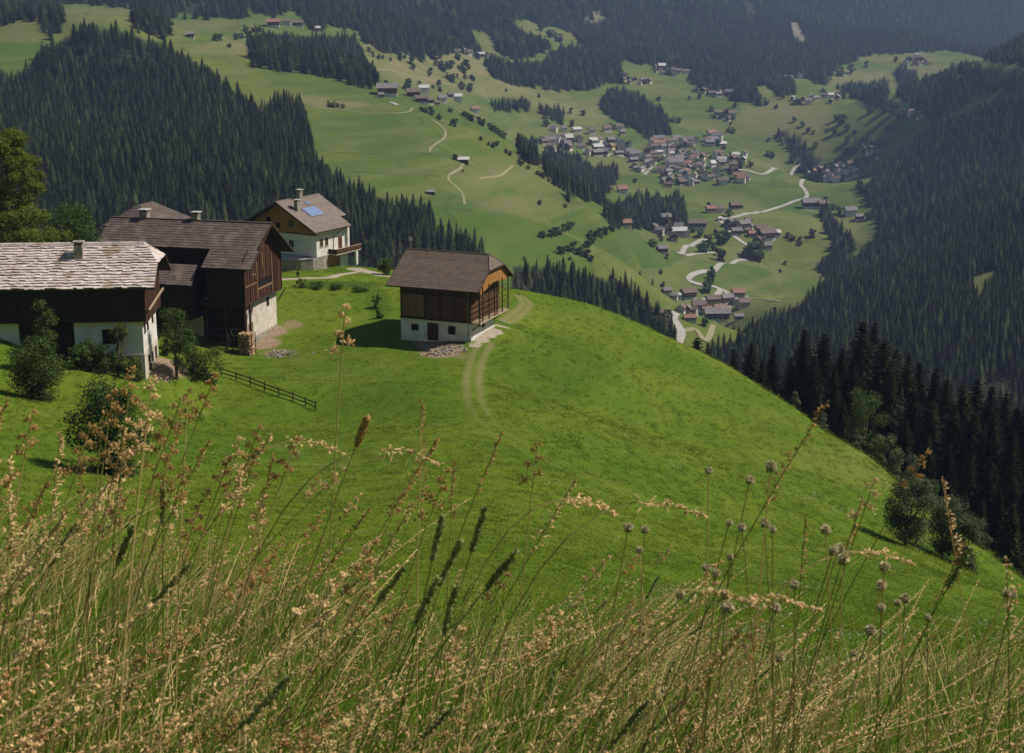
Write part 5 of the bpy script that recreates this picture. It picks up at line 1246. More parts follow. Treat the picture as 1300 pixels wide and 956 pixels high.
for u, v, w_, wa, ro, st, y, lb in ((937,378,15,'white','red',1.1,.2,'tall hotel with reddish roof right of the forked road'),(944,390,14,'white','brown',1.1,.3,'hotel with balconies below the reddish roofed one'),(887,394,16,'white','brown',1.1,.1,'big white inn in the middle of the lowest hamlet'),
      (874,378,15,'brown','brown',1.3,.4,'wide brown roofed barn above the white inn'),(910,406,19,'brown','grey',1.7,.05,'very long dark farm building at the foot of the lowest hamlet'),(938,406,10,'brown','grey',1.2,.05,'low dark shed right of the long farm building'),
      (865,396,12,'white','brown',1.0,1.2,'white house left of the big inn'),(905,386,14,'cream','brown',1.3,.2,'brown roofed house below the road fork'),(847,373,10,'white','grey',1.1,.2,'white house at the upper left of the lowest hamlet'),
      (862,378,7,'white','pale',1,.2,'small pale roofed house beside the upper left one'),(838,402,11,'brown','brown',1.2,.1,'dark timber house at the left end of the lowest hamlet'),(897,398,11,'white','red',1.2,.3,'reddish roofed house by the terrace of the inn'),(924,398,9,'cream','brown',1.0,1.2,'small house squeezed between the inn and the hotel'),(876,408,9,'white','red',1.5,.1,'low reddish house at the road below the inn'),
      (845,281,12,'cream','grey',1.1,.2,'grey roofed house at the top of the middle left hamlet'),(885,289,12,'brown','brown',2.0,.05,'long low brown building above the trees of the middle hamlet'),(830,293,11,'brown','brown',1.1,1.2,'dark barn at the left of the middle hamlet'),(862,299,13,'white','pale',1.5,.1,'long white building in the middle left hamlet'),
      (841,321,12,'brown','grey',1.1,.2,'lone dark house below the middle left hamlet'),(925,287,12,'brown','brown',1.1,1.2,'dark house at the road end of the middle hamlet'),(945,290,13,'white','grey',1.2,.3,'white house with grey roof in the middle hamlet'),
      (935,298,11,'brown','grey',1.2,.1,'dark grey roofed barn in the middle hamlet'),(965,295,12,'cream','brown',1.1,.2,'brown roofed house in the centre of the middle hamlet'),(973,303,16,'brown','brown',1.4,.4,'largest dark barn of the middle hamlet'),(985,300,10,'white','pale',1.1,.2,'pale roofed house at the right end of the middle hamlet'),
      (962,308,10,'cream','brown',1.1,1.3,'brown roofed house low in the middle hamlet'),(975,316,10,'white','grey',1.0,.1,'small white house lowest in the middle hamlet'),(950,283,9,'brown','brown',1.0,.2,'dark hut at the top of the middle hamlet'),
      (1029,264,15,'brown','grey',1.5,.1,'long dark barn on the right meadow by the road'),(1044,264,12,'brown','brown',1.1,.3,'brown house behind the long dark barn'),(1079,273,13,'white','grey',1.2,.2,'white farmhouse among trees on the right meadow'),(1091,279,9,'brown','grey',1.2,.1,'small dark shed at the right end of the meadow row'),
      (902,270,11,'cream','red',1.1,.2,'reddish roofed house at the left of the small roadside group'),(913,270,11,'white','brown',1.1,.2,'brown roofed house in the small roadside group'),(933,266,12,'brown','brown',1.2,.3,'dark barn in the small roadside group'),(914,280,5,'white','pale',1,.2,'tiny white chapel at the road junction'),
      (790,246,13,'white','red',1.0,.2,'reddish roofed inn above the wood'),(774,241,6,'white','grey',1,.2,'little hut left of the reddish roofed inn'),(795,289,13,'cream','red',1.0,.2,'lone reddish house at the edge of the meadow below the wood'),
      (492,121,18,'brown','grey',1.5,.05,'broad farm building with grey roof at the left of the spur farm'),(484,124,6,'brown','grey',1,.1,'tiny shed beside the broad grey roofed farm building'),(525,124,14,'brown','brown',1.3,.2,'large dark barn in the middle of the spur farm'),(538,117,11,'white','pale',1.2,.2,'pale roofed house behind the large dark barn'),
      (562,129,10,'white','grey',1.1,.3,'grey roofed house in the spur farm'),(580,128,11,'white','pale',1.2,.1,'white farmhouse at the right of the spur farm'),(545,132,10,'brown','brown',1.1,.4,'low brown house at the foot of the spur farm'),(535,131,12,'brown','brown',1.4,.1,'long brown shed in front of the large barn'),(555,134,7,'cream','brown',1,.2,'small house at the lower edge of the spur farm'),(572,124,8,'brown','brown',1,.3,'brown hut behind the grey roofed house'),
      (603,143,10,'white','red',1.0,.3,'solitary reddish house on the far side of the spur'),(347,34,12,'brown','red',1.4,.1,'reddish barn at the high farm'),(364,32,10,'white','brown',1.3,.1,'white house at the high farm'),(378,34,10,'brown','brown',1.5,.1,'long dark house at the right of the high farm'),(402,40,8,'brown','pale',1.2,.1,'pale roofed hut right of the high farm'),(242,48,9,'brown','grey',1.2,.1,'lone hut on the high pasture'),
      (438,99,9,'brown','grey',1.2,.1,'low hut below the high wood')):
    house(u, v, w_, wa, ro, lb, 'houses across the valley', v > 275 and u > 800, y, stretch=st * .85)
hamlet([(680,175),(735,176),(803,183),(803,199),(765,202),(700,193)], 30, 'in the upper village row', 'houses of the upper village row')
hamlet([(800,192),(860,186),(890,196),(962,199),(950,212),(925,234),(840,238),(826,222),(800,215)], 82, 'crowded round the church', 'houses of the church village', (6, 9.5), gap=3.7)
hamlet([(825,182),(850,178),(885,180),(885,188),(830,190)], 12, 'in the loose row behind the church', 'houses behind the church')
hamlet([(893,176),(905,174),(925,183),(920,189),(900,189)], 7, 'on the meadow right of the church spire', 'houses right of the church')
hamlet([(935,227),(950,226),(950,232),(935,233)], 3, 'standing apart right of the church village', 'houses apart from the church village')
hamlet([(835,292),(870,288),(882,300),(860,306),(840,304)], 5, 'in the middle left hamlet', 'houses of the middle left hamlet', (8, 11), True)
hamlet([(920,278),(950,282),(985,296),(975,312),(945,303),(922,294)], 7, 'in the middle right hamlet', 'houses of the middle right hamlet', (7, 11), True, gap=4)
hamlet([(845,375),(880,380),(915,385),(950,380),(952,398),(905,400),(850,398)], 8, 'in the lowest hamlet', 'houses of the lowest hamlet', (8, 11), True, gap=4)
hamlet([(1036,220),(1060,212),(1090,208),(1092,224),(1060,232),(1040,229)], 15, 'in the hamlet by the stream', 'houses of the stream hamlet', (6, 10))
hamlet([(1000,128),(1030,124),(1066,122),(1066,130),(1015,136)], 11, 'on the bright upper meadow', 'houses on the upper meadow', (6, 9))
hamlet([(1148,78),(1165,72),(1178,82),(1150,86)], 8, 'on the far plateau under the mountain', 'houses on the far plateau', (5, 8))
hamlet([(782,99),(800,98),(826,106),(822,110),(790,106)], 8, 'at the edge of the upper wood', 'houses at the edge of the upper wood', (5, 8))
hamlet([(826,88),(845,88),(878,92),(876,98),(840,96)], 9, 'in the scattered row under the mountain', 'houses under the mountain', (5, 8))
hamlet([(880,116),(905,114),(932,122),(900,124)], 7, 'on the middle slope below the mountain', 'houses on the middle slope', (6, 9)); hamlet([(910,146),(932,147),(930,154),(912,153)], 6, 'in a small group above the church', 'houses in the small slope group', (6, 8))
hamlet([(578,64),(622,70),(618,74),(580,70)], 5, 'below the high clearing', 'houses below the clearing', (6, 8)); hamlet([(945,103),(1020,96),(1020,100),(950,108)], 6, 'on the upper wood edge', 'houses on the upper wood edge', (6, 8))
hamlet([(1155,144),(1180,147),(1178,152),(1158,150)], 3, 'at the far bend of the stream', 'houses at the far bend', (6, 8)); hamlet([(1098,193),(1118,190),(1118,200),(1100,202)], 4, 'upstream under the wooded slope', 'houses upstream', (6, 8))
hamlet([(700,165),(800,165),(800,172),(700,172)], 7, 'scattered above the upper village row', 'houses above the upper village row', (7, 10), gap=8)
print('houses', len(HP))
for k in range(105):
    (uu_, vv_) = HP[rng.integers(60, len(HP))]; far_bush(uu_ + rng.normal(0, 7), vv_ + rng.normal(1, 3.5), rng.uniform(4, 8.5), 'garden tree among the village houses', 'trees among the village houses')
def hut(u, v, w_, lb, roof='pale'):
    p = hit(u, v, 450); R = empty('hay_hut', (p.x, p.y, p.z), .1); s = w_ * px_h(p) / FP / 8
    m = MB(); m.box(-3.3, 3.3, -2.3, 2.3, -2, 2.3); m.build('wall', M['wood_dark'], R); m = MB()
    m.hexa([(-4.2, -3.2, 2.2), (4.2, -3.2, 2.2), (4.2, .4, 3.9), (-4.2, .4, 3.9)], [(-4.2, -3.2, 2.4), (4.2, -3.2, 2.4), (4.2, .4, 4.1), (-4.2, .4, 4.1)])
    m.hexa([(-4.2, .4, 3.9), (4.2, .4, 3.9), (4.2, 3.0, 2.6), (-4.2, 3.0, 2.6)], [(-4.2, .4, 4.1), (4.2, .4, 4.1), (4.2, 3.0, 2.8), (-4.2, 3.0, 2.8)]); m.build('roof', ROOFS[roof], R)
    R.scale = (s, s, s * .9); tag(R, lb, 'hut')
hut(588, 206, 15, 'hay hut with bright pale roof on the green spur'); hut(547, 246, 11, 'dark hay hut lower down on the green spur', 'grey'); far_bush(578, 203, 8, 'round tree beside the hay hut with the pale roof', 'bushes on the green spur')
def church():
    p = hit(858, 214, 450); R = empty('church', (p.x, p.y, p.z), .3); R.scale = (1.15, 1.15, 1.25)
    m = MB(); m.box(-12, 10, -5, 5, -3, 8.5); m.build('nave', M['plaster'], R)
    m = MB()
    for s in (-1, 1):
        q = [(-12.6, s * 5.6, 8.2), (10.6, s * 5.6, 8.2), (10.6, 0, 14.5), (-12.6, 0, 14.5)]; q = q if s < 0 else [q[1], q[0], q[3], q[2]]
        m.hexa(q, [(x, y, z + .3) for x, y, z in q])
    m.build('roof', ROOFS['grey'], R); m = MB(); m.box(-15.5, -11, -2.3, 2.3, -3, 22); t = m.build('tower', M['plaster'], R)
    for z in (15.5, 18.5):
        m = MB(); m.box(-13.9, -12.6, -2.4, 2.4, z, z + 1.8); m.build('belfry_opening', M['dark'], t)
    m = MB(); m.tube([(-13.25, 0, 21.9), (-13.25, 0, 24), (-13.25, 0, 39)], [3.2, 1.9, .08], 8); m.build('spire', ROOFS['grey'], t)
    tag(R, 'white church with a slender pointed spire in the middle of the village', 'church')
church()
# ------------------------------------------------------------ grasses
M['blade'] = foliage('green grass blades', (.085, .185, .010), (.17, .29, .024), .45, .25)
M['blade_dry'] = foliage('straw', (.50, .37, .13), (.72, .56, .26), .35, .2)
M['stalk'] = foliage('green brown stalks', (.15, .18, .035), (.30, .25, .08), .03, .2)
M['head'] = foliage('tan pink seed heads', (.48, .31, .125), (.86, .63, .32), .04, .2)
M['head_brown'] = foliage('brown seed heads', (.31, .175, .065), (.55, .34, .13), .04, .2)
M['head_green'] = foliage('grey green spikes', (.19, .22, .07), (.32, .33, .13), .04, .2)
M['knap'] = foliage('withered flower heads', (.26, .21, .10), (.74, .63, .40), .03, .2)
M['petal'] = foliage('white clover flowers', (.50, .52, .40), (.36, .38, .27), .3, .1)
MATS = [M['blade'], M['blade_dry'], M['stalk'], M['head'], M['head_brown'], M['head_green'], M['knap']]
class GB:
    """grass builder: quads with material numbers"""
    def __init__(s, seed): s.V = []; s.F = []; s.m = []; s.r = random.Random(seed); s.n = 0
    def add(s, V, F, mi): s.V += V; s.F += [tuple(q + s.n for q in f) for f in F]; s.m += [mi] * len(F); s.n += len(V)
    def curve(s, base, H, lean, bow, dirn, k=6):
        """stalk bending with the wind"""
        out = []; dx, dy = math.cos(dirn), math.sin(dirn)
        for i in range(k + 1):
            t = i / k; off = lean * t + bow * t * t * t
            out.append(Vector((base[0] + dx * off * H, base[1] + dy * off * H, base[2] + H * (t - .35 * bow * bow * t ** 4))))
        return out
    def blade(s, base, H, lean, bow, dirn, w, mi):
        P = s.curve(base, H, lean, bow, dirn, 5); a = s.r.uniform(0, 3.14); sd = Vector((math.cos(a), math.sin(a), 0)); V = []; F = []
        for i, p in enumerate(P):
            q = w * (1 - (i / 5) ** 2.2) * .5 + .0003; V += [tuple(p - sd * q), tuple(p + sd * q)]
        for i in range(5): F.append((2 * i, 2 * i + 1, 2 * i + 3, 2 * i + 2))
        s.add(V, F, mi)
    def stem(s, P, r0, r1, mi):
        V = []; F = []; L = len(P)
        for i, p in enumerate(P):
            d = (P[min(i + 1, L - 1)] - P[max(i - 1, 0)]).normalized(); a = d.cross(Vector((.3, 1, .1))).normalized(); b = d.cross(a); r = r0 + (r1 - r0) * i / (L - 1)
            for k in range(3): V.append(tuple(p + (a * math.cos(k * 2.094) + b * math.sin(k * 2.094)) * r))
        for i in range(L - 1):
            for k in range(3): F.append((i * 3 + k, i * 3 + (k + 1) % 3, i * 3 + 3 + (k + 1) % 3, i * 3 + 3 + k))
        s.add(V, F, mi)
    def grain(s, p, d, L, w, mi):
        """spindle shaped spikelet, four sided"""
        d = d.normalized(); a = d.cross(Vector((.2, .3, 1))).normalized(); b = d.cross(a); m1 = p + d * L * .35; e = p + d * L
        V = [tuple(p), tuple(m1 + a * w), tuple(m1 + b * w), tuple(m1 - a * w), tuple(m1 - b * w), tuple(e)]
        F = [(0, 1, 2, 2), (0, 2, 3, 3), (0, 3, 4, 4), (0, 4, 1, 1), (5, 2, 1, 1), (5, 3, 2, 2), (5, 4, 3, 3), (5, 1, 4, 4)]
        s.add(V, [f[:3] + (f[2],) for f in F], mi)
    def spike(s, P, i0, L, w, mi, n=60):
        """dense cylindrical spike along the end of the stalk"""
        top = P[-1]; d = (P[-1] - P[-2]).normalized()
        for k in range(n):
            t = k / n; c = top - d * L * (1 - t); a = s.r.uniform(0, 6.28); o = Vector((math.cos(a), math.sin(a), 0)); o = (o - d * o.dot(d)).normalized()
            ww = w * math.sin(math.pi * min(.96, max(.12, t * .9 + .08))) ** .5; s.grain(c + o * ww * .3, d * .8 + o * .75, .0075, .0016 + ww * .25, mi)
    def lumps(s, P, L, mi, n=6, size=.011):
        """cocksfoot: one sided lumps of spikelets, smaller upward"""
        top = P[-1]; d = (P[-1] - P[-2]).normalized(); sgn = 1
        for k in range(n):
            t = k / (n - 1); c = top - d * L * (1 - t); sgn = -sgn; o = Vector((sgn * s.r.uniform(.5, 1), s.r.uniform(-.6, .6), .2)); c2 = c + o * size * (1.5 - 1.2 * t)
            for q in range(int(30 - 10 * t)):
                dd = Vector((s.r.gauss(0, 1), s.r.gauss(0, 1), s.r.gauss(.4, 1))) + d * .8
                s.grain(c2 + dd * size * (.34 - .14 * t), dd + d, size * (.55 - .15 * t), size * .15, mi)
    def panicle(s, P, frac, mi, droop=.5, n=14, blen=.045, g=.0065):
        """loose panicle: side branches carrying small spikelets"""
        L = len(P) - 1
        for k in range(n):
            t = 1 - frac + frac * k / n; i = min(L - 1, int(t * L)); p = P[i].lerp(P[i + 1], t * L - i); a = s.r.uniform(0, 6.28)
            b = blen * (1.15 - (k / n)) * s.r.uniform(.6, 1.2); d = Vector((math.cos(a) + .6, math.sin(a) * .8, .7 - droop * s.r.random() * 1.6)).normalized(); e = p + d * b
            for q in range(4):
                c = p.lerp(e, .35 + .65 * q / 3); s.grain(c, d + Vector((s.r.gauss(0, .4), s.r.gauss(0, .4), s.r.gauss(-droop * .4, .4))), g * s.r.uniform(.8, 1.3), g * .2, mi)
        for q in range(5): s.grain(P[-1] - (P[-1] - P[-2]).normalized() * .006 * q, (P[-1] - P[-2]) + Vector((s.r.gauss(0, .3), 0, s.r.gauss(0, .3))) * (P[-1] - P[-2]).length, g, g * .22, mi)
    def build(s, name, link=False, parent=None):
        return np_mesh(name, s.V, [f if len(f) == 4 else f + (f[-1],) for f in s.F], MATS, s.m, link=link, parent=parent)
# degenerate fourth corners would be dropped by validate(): turn spikelets into triangles
def _build(s, name, link=False, parent=None, mats=None):
    me = bpy.data.meshes.new(name); F = [f[:3] if len(set(f)) == 3 else f for f in s.F]
    me.from_pydata(s.V, [], F)
    for q in (mats or MATS): me.materials.append(q)
    me.polygons.foreach_set('material_index', s.m); me.update(); o = bpy.data.objects.new(name, me)
    if link: COL.objects.link(o)
    if parent: o.parent = parent
    return o
GB.build = _build
WIND = 0.0
GP = []; GK = {}
def addp(kind, g): GK.setdefault(kind, []).append(len(GP)); GP.append(g.build('grass_plant'))
for i in range(5):      # green tufts
    g = GB(300 + i)
    for k in range(26):
        b = (g.r.gauss(0, .035), g.r.gauss(0, .035), -.03); g.blade(b, g.r.uniform(.3, .78), g.r.uniform(-.1, .35), g.r.uniform(0, .5), g.r.gauss(0, 1.0), g.r.uniform(.003, .006), 0 if g.r.random() < .8 else 1)
    addp('green', g)
for i in range(4):      # dry tufts
    g = GB(320 + i)
    for k in range(20):
        b = (g.r.gauss(0, .04), g.r.gauss(0, .04), -.03); g.blade(b, g.r.uniform(.25, .62), g.r.uniform(.05, .6), g.r.uniform(.1, .6), g.r.gauss(0, .7), g.r.uniform(.003, .0058), 1 if g.r.random() < .65 else 0)
    addp('dry', g)
for i in range(6):      # loose tan panicles
    g = GB(340 + i)
    for k in range(3):
        b = (g.r.gauss(0, .04), g.r.gauss(0, .04), -.03); P = g.curve(b, g.r.uniform(.5, .8), g.r.uniform(.05, .45), g.r.uniform(.1, .55), g.r.gauss(0, .5), 9); g.stem(P, .0015, .0008, 2 if k % 2 else 1); g.panicle(P, .22, 3 if (i + k) % 3 else 4, .4, 18, .017, .0050)
    for k in range(8): g.blade((g.r.gauss(0, .03), g.r.gauss(0, .03), -.03), g.r.uniform(.2, .45), .25, .3, g.r.gauss(0, 1), .003, g.r.choice((0, 0, 1)))
    addp('panicle', g)
for i in range(4):      # cocksfoot
    g = GB(360 + i)
    for k in range(2):
        b = (g.r.gauss(0, .04), g.r.gauss(0, .04), -.03); P = g.curve(b, g.r.uniform(.65, .95), g.r.uniform(.0, .3), g.r.uniform(.0, .35), g.r.gauss(0, .5), 8); g.stem(P, .0014, .0008, 2); g.lumps(P, .07, 4 if k else 3, 6, .011)
    addp('cock', g)
for i in range(3):      # timothy
    g = GB(380 + i)
    for k in range(3):
        b = (g.r.gauss(0, .05), g.r.gauss(0, .05), -.03); P = g.curve(b, g.r.uniform(.5, .8), g.r.uniform(.1, .4), g.r.uniform(.0, .2), g.r.gauss(0, .4), 6); g.stem(P, .0014, .0009, 0); g.spike(P, 0, g.r.uniform(.06, .1), .0042, 5, 70)
    for k in range(10): g.blade((g.r.gauss(0, .03), g.r.gauss(0, .03), -.03), g.r.uniform(.3, .55), .2, .25, g.r.gauss(0, 1), .005, 0)
    addp('timothy', g)
for i in range(3):      # narrow straw sheaves with long pale heads
    g = GB(400 + i)
    for k in range(7):
        b = (g.r.gauss(0, .05), g.r.gauss(0, .05), -.03); P = g.curve(b, g.r.uniform(.5, .8), g.r.uniform(.35, .8), g.r.uniform(.2, .6), g.r.gauss(0, .25), 8); g.stem(P, .0019, .0009, 1)
        g.panicle(P, .28, 3, .1, 20, .012, .007)
    addp('straw', g)
for i in range(2):      # small withered composites
    g = GB(420 + i)
    for k in range(2):
        b = (g.r.gauss(0, .05), g.r.gauss(0, .05), -.03); P = g.curve(b, g.r.uniform(.3, .55), g.r.uniform(-.1, .2), 0, g.r.gauss(0, .8), 5); g.stem(P, .0014, .001, 2)
        for q in range(40):
            d = Vector((g.r.gauss(0, 1), g.r.gauss(0, 1), g.r.gauss(0, 1))).normalized(); g.grain(P[-1] + d * .003, d, .0075, .0018, 6)
    addp('knap', g)
def sown(name, n, ymin, ymax, mixf, seed, keep=None, hs=1.0):
    r = np.random.default_rng(seed); y = ymin * (ymax / ymin) ** r.random(n); x = (r.random(n) * 2 - 1) * (y * .46 + 1.3)
    k = np.ones(n, bool) if keep is None else keep(x, y, r); x, y = x[k], y[k]; n = len(x); z = ground_z(x, y) - .01; u = CX + FP * x / (y * math.cos(TH) - z * math.sin(TH))
    pick = np.zeros(n, int); sc = np.ones(n)
    for i in range(n):
        w_ = mixf(u[i], y[i]); kd = r.choice(list(w_.keys()), p=np.array(list(w_.values())) / sum(w_.values())); pick[i] = r.choice(GK[kd])
        sc[i] = r.uniform(.8, 1.2)
    vt = np.interp(u, [-100, 150, 330, 450, 560, 650, 760, 850, 1000, 1150, 1300], [600, 615, 650, 705, 725, 665, 675, 760, 790, 760, 715]); b_ = -(vt - CY) / FP
    want = y * (-math.sin(TH) + b_ * math.cos(TH)) / (math.cos(TH) + b_ * math.sin(TH)) - z
    hgt = np.clip(want / .80, .34, 1.1) * (.5 + .52 * r.random(n) ** .8) * hs
    rot = np.stack([r.normal(0, .08, n), r.normal(0, .08, n), r.normal(-.05, .35, n)], 1)
    return gn_scatter(name, np.stack([x, y, z], 1), rot, np.stack([sc * .5 + sc * hgt * .5, sc * .5 + sc * hgt * .5, hgt], 1), pick, GP)
def mixf(u, y):
    if u < 330: return dict(green=.36, dry=.10, panicle=.34, cock=.12, timothy=.04, straw=.04)
    if u < 560: return dict(green=.56, dry=.07, panicle=.18, cock=.08, timothy=.08, straw=.03)
    if u < 860: return dict(green=.46, dry=.08, panicle=.15, cock=.03, timothy=.08, straw=.13)
    if u < 1060: return dict(green=.78, dry=.04, panicle=.05, cock=.02, knap=.07, straw=.02, timothy=.02)
    return dict(green=.56, dry=.14, panicle=.09, cock=.04, knap=.05, straw=.08)
def keepf(x, y, r):
    z = -1.3 - .35 * y; u = CX + FP * x / (y * math.cos(TH) - z * math.sin(TH)); d = np.interp(u, [0, 330, 420, 560, 640, 820, 900, 1060, 1300], [1, .92, .52, .50, .78, .78, .52, .52, .75])
    d = d * np.clip(.95 + 2.6 * vnoise(x * 2.3 + 50, y * 1.6, 71), .12, 1.3); return r.random(len(x)) < d
sown('tall_grass', 8200, 1.5, 9.0, mixf, 5, keepf)
sown('low_grass', 13500, 1.1, 12.0, lambda u, y: dict(green=.90, dry=.10), 6, None, .85)
# short meadow turf: many small tufts over the slope
TU = []
M['turf'] = foliage('meadow turf', (.10, .175, .010), (.15, .215, .016), .45, .2)
for i in range(4):
    r = np.random.default_rng(500 + i); n = 46; V = []
    for k in range(n):
        b = np.array([r.normal(0, .28), r.normal(0, .28), -.03]); h = r.uniform(.04, .11); a = r.uniform(0, 6.28); w_ = r.uniform(.02, .045); t = np.array([r.normal(.02, .07), r.normal(0, .07), h]); s_ = np.array([math.cos(a), math.sin(a), 0]) * w_
        V += [b - s_, b + s_, b + t]
    TU.append(np_mesh('turf_tuft', np.array(V), np.arange(len(V)).reshape(-1, 3), M['turf'], link=False))
for i in range(2):
    r = np.random.default_rng(520 + i); n = 20; V = []
    for k in range(n):
        b = np.array([r.normal(0, .35), r.normal(0, .35), r.uniform(.10, .24)]); s_ = r.uniform(.018, .032)
        q = r.normal(size=(3, 3)) * s_; V += [b + q[0], b + q[1], b + q[2]]
    TU.append(np_mesh('clover_flowers', np.array(V), np.arange(len(V)).reshape(-1, 3), M['petal'], link=False))
def turf():
    r = np.random.default_rng(9); n = 44000; y = 9 * (275 / 9) ** (r.random(n) ** .5); x = (r.random(n) * 2 - 1) * (y * .42 + 5)
    z = ground_z(x, y); u, v = proj(np.stack([x, y, z], 1)); d0 = np.zeros(n)
    P = GV[:, :2]; ia = np.clip(np.searchsorted(AZ, np.arctan2(x, y)), 1, na - 1); ir = np.clip(np.searchsorted(RR, np.hypot(x, y)), 1, nr - 1); gi = ir * na + ia
    bad = (A['dirt'][gi] > .35) | (A['gravel'][gi] > .35) | (A['track'][gi] > .35)
    for nm in ('hay_barn', 'farmhouse', 'timber_farmhouse', 'old_farmhouse'):
        o = bpy.data.objects[nm]; c_, s_ = math.cos(o.rotation_euler.z), math.sin(o.rotation_euler.z); dx, dy = x - o.location.x, y - o.location.y
        a, b = dx * c_ + dy * s_, -dx * s_ + dy * c_; bad |= (a > -.3) & (a < 15) & (b > -.3) & (b < 25)
    pick = r.integers(0, 4, n); wf = (vnoise(x / 9, y / 5, 55) + .5 * vnoise(x / 2.5, y / 2.5, 56)); fl = (wf > .30) & (r.random(n) < .2) & (y < 190)
    pick[fl] = 4 + r.integers(0, 2, fl.sum()); s = r.uniform(.7, 1.25, n) * np.clip(.5 + y / 160, .6, 1.5); k = ~bad
    gn_scatter('meadow_grass', np.stack([x, y, z], 1)[k], np.stack([0 * x, 0 * x, r.uniform(0, 6.28, n)], 1)[k], np.stack([s, s, s * (.8 + .5 * vnoise(x / 6, y / 6, 61))], 1)[k], pick[k], TU)
turf()

# ------------------------------------------------------------ stalks that stand out one by one
def single_stalk(kind, u, v, Y, lean, label, cat, group, seed):
    tip = Vector(at(u, v, Y)); H0 = tip.z - gz(tip.x, tip.y); H = max(.35, min(1.35, H0))
    g = GB(seed); bx = tip.x - lean * H; by = tip.y + g.r.uniform(-.05, .05); bz = gz(bx, by) - .02; root = empty('grass_stalk' if kind != 'scabious' else 'scabious', (bx, by, bz))
    T = tip - Vector((bx, by, bz)); n = 10; bend = g.r.uniform(.55, .8)
    P = [Vector((T.x * (t ** (1 + bend)), T.y * t, T.z * (t ** (1 - .12 * bend)))) for t in [i / n for i in range(n + 1)]]
    if kind == 'arch':
        P = [Vector((T.x * t ** 1.7, T.y * t, T.z * 1.0 * math.sin(min(1.0, t * 1.0) * math.pi * .56) / math.sin(math.pi * .56) * (1.03 - .03 * t))) for t in [i / 14 for i in range(15)]]
    g.stem(P, .0014 if kind == 'scabious' else .0015, .0010, 0 if kind in ('timothy',) else (1 if g.r.random() < .4 else 2))
    g.build('stalk', True, root); h = GB(seed + 1)
    if kind == 'spike': h.spike(P, 0, .045, .0048, 4, 120); nm = 'seed_head'
    elif kind == 'cock': h.lumps(P, .065, 4 if seed % 3 else 3, 6, .0098); nm = 'seed_head'
    elif kind == 'panicle': h.panicle(P, .13, 3 if seed % 4 else 4, .2, 34, .013, .006); nm = 'seed_head'
    elif kind == 'arch': h.panicle(P, .13, 3, 1.0, 30, .014, .0062); nm = 'seed_head'
    elif kind == 'timothy': h.spike(P, 0, .07, .0034, 5, 110); nm = 'seed_head'
    elif kind == 'thin': h.panicle(P, .10, 4, .1, 20, .006, .006); nm = 'seed_head'
    else:
        nm = 'flower_head'; c_ = P[-1]; R_ = .0062 * h.r.uniform(.65, 1.25)
        for q in range(150):
            d = Vector((h.r.gauss(0, 1), h.r.gauss(0, 1), h.r.gauss(.15, .75))).normalized(); h.grain(c_ + d * R_ * h.r.uniform(.2, .6), d, R_ * .75, R_ * .17, 6)
        for q in range(8):
            an = q * .785; h.grain(c_ + Vector((0, 0, -R_ * .5)), Vector((math.cos(an), math.sin(an), -.5)), R_ * 1.3, R_ * .2, 0)
    h.build(nm, True, root); tag(root, label, cat, group)
GL = 'brown headed grass stalk rising above the grass at the lower left'
lst = [('cock',167,472,1.9,.10),('cock',193,486,1.7,.10),('cock',143,500,2.0,.12),('cock',41,527,1.9,.14),('panicle',10,507,1.8,.25),('cock',229,510,1.9,.22),('cock',239,498,2.2,.06),('cock',188,530,1.8,.24),('cock',114,545,1.7,.2),
       ('cock',129,540,2.0,.08),('cock',160,538,1.8,.18),('cock',207,545,2.0,.14),('cock',216,578,1.9,.2),('panicle',12,580,1.8,.05),('cock',234,598,2.0,.2),('panicle',77,550,2.1,.1),('panicle',102,588,1.9,.03),('cock',154,566,2.1,.05),
       ('cock',272,480,2.1,.25),('cock',303,560,2.1,.16),('cock',326,574,2.2,.22),('cock',290,584,2.1,.22),('panicle',60,612,1.9,.3),('panicle',345,552,2.4,.4),('cock',376,562,2.0,.2),('thin',347,580,2.0,.16),('panicle',265,560,2.3,.3),
       ('timothy',207,612,2.1,.03),('timothy',168,668,2.0,.25),('panicle',85,650,1.7,.4),('panicle',20,600,1.5,.45),('cock',305,604,2.0,.15),('cock',254,640,2.1,.2),('panicle',178,560,2.2,.4)]
for i, (k, u, v, Y, ln) in enumerate(lst):
    single_stalk(k, u, v, Y, ln, GL if k in ('cock', 'panicle', 'thin') else ('short brown spike of grass among the stalks at the lower left' if k == 'spike' else 'grey green timothy spike among the stalks at the lower left'), 'grass stalk', 'grass stalks at the lower left', 700 + 2 * i)
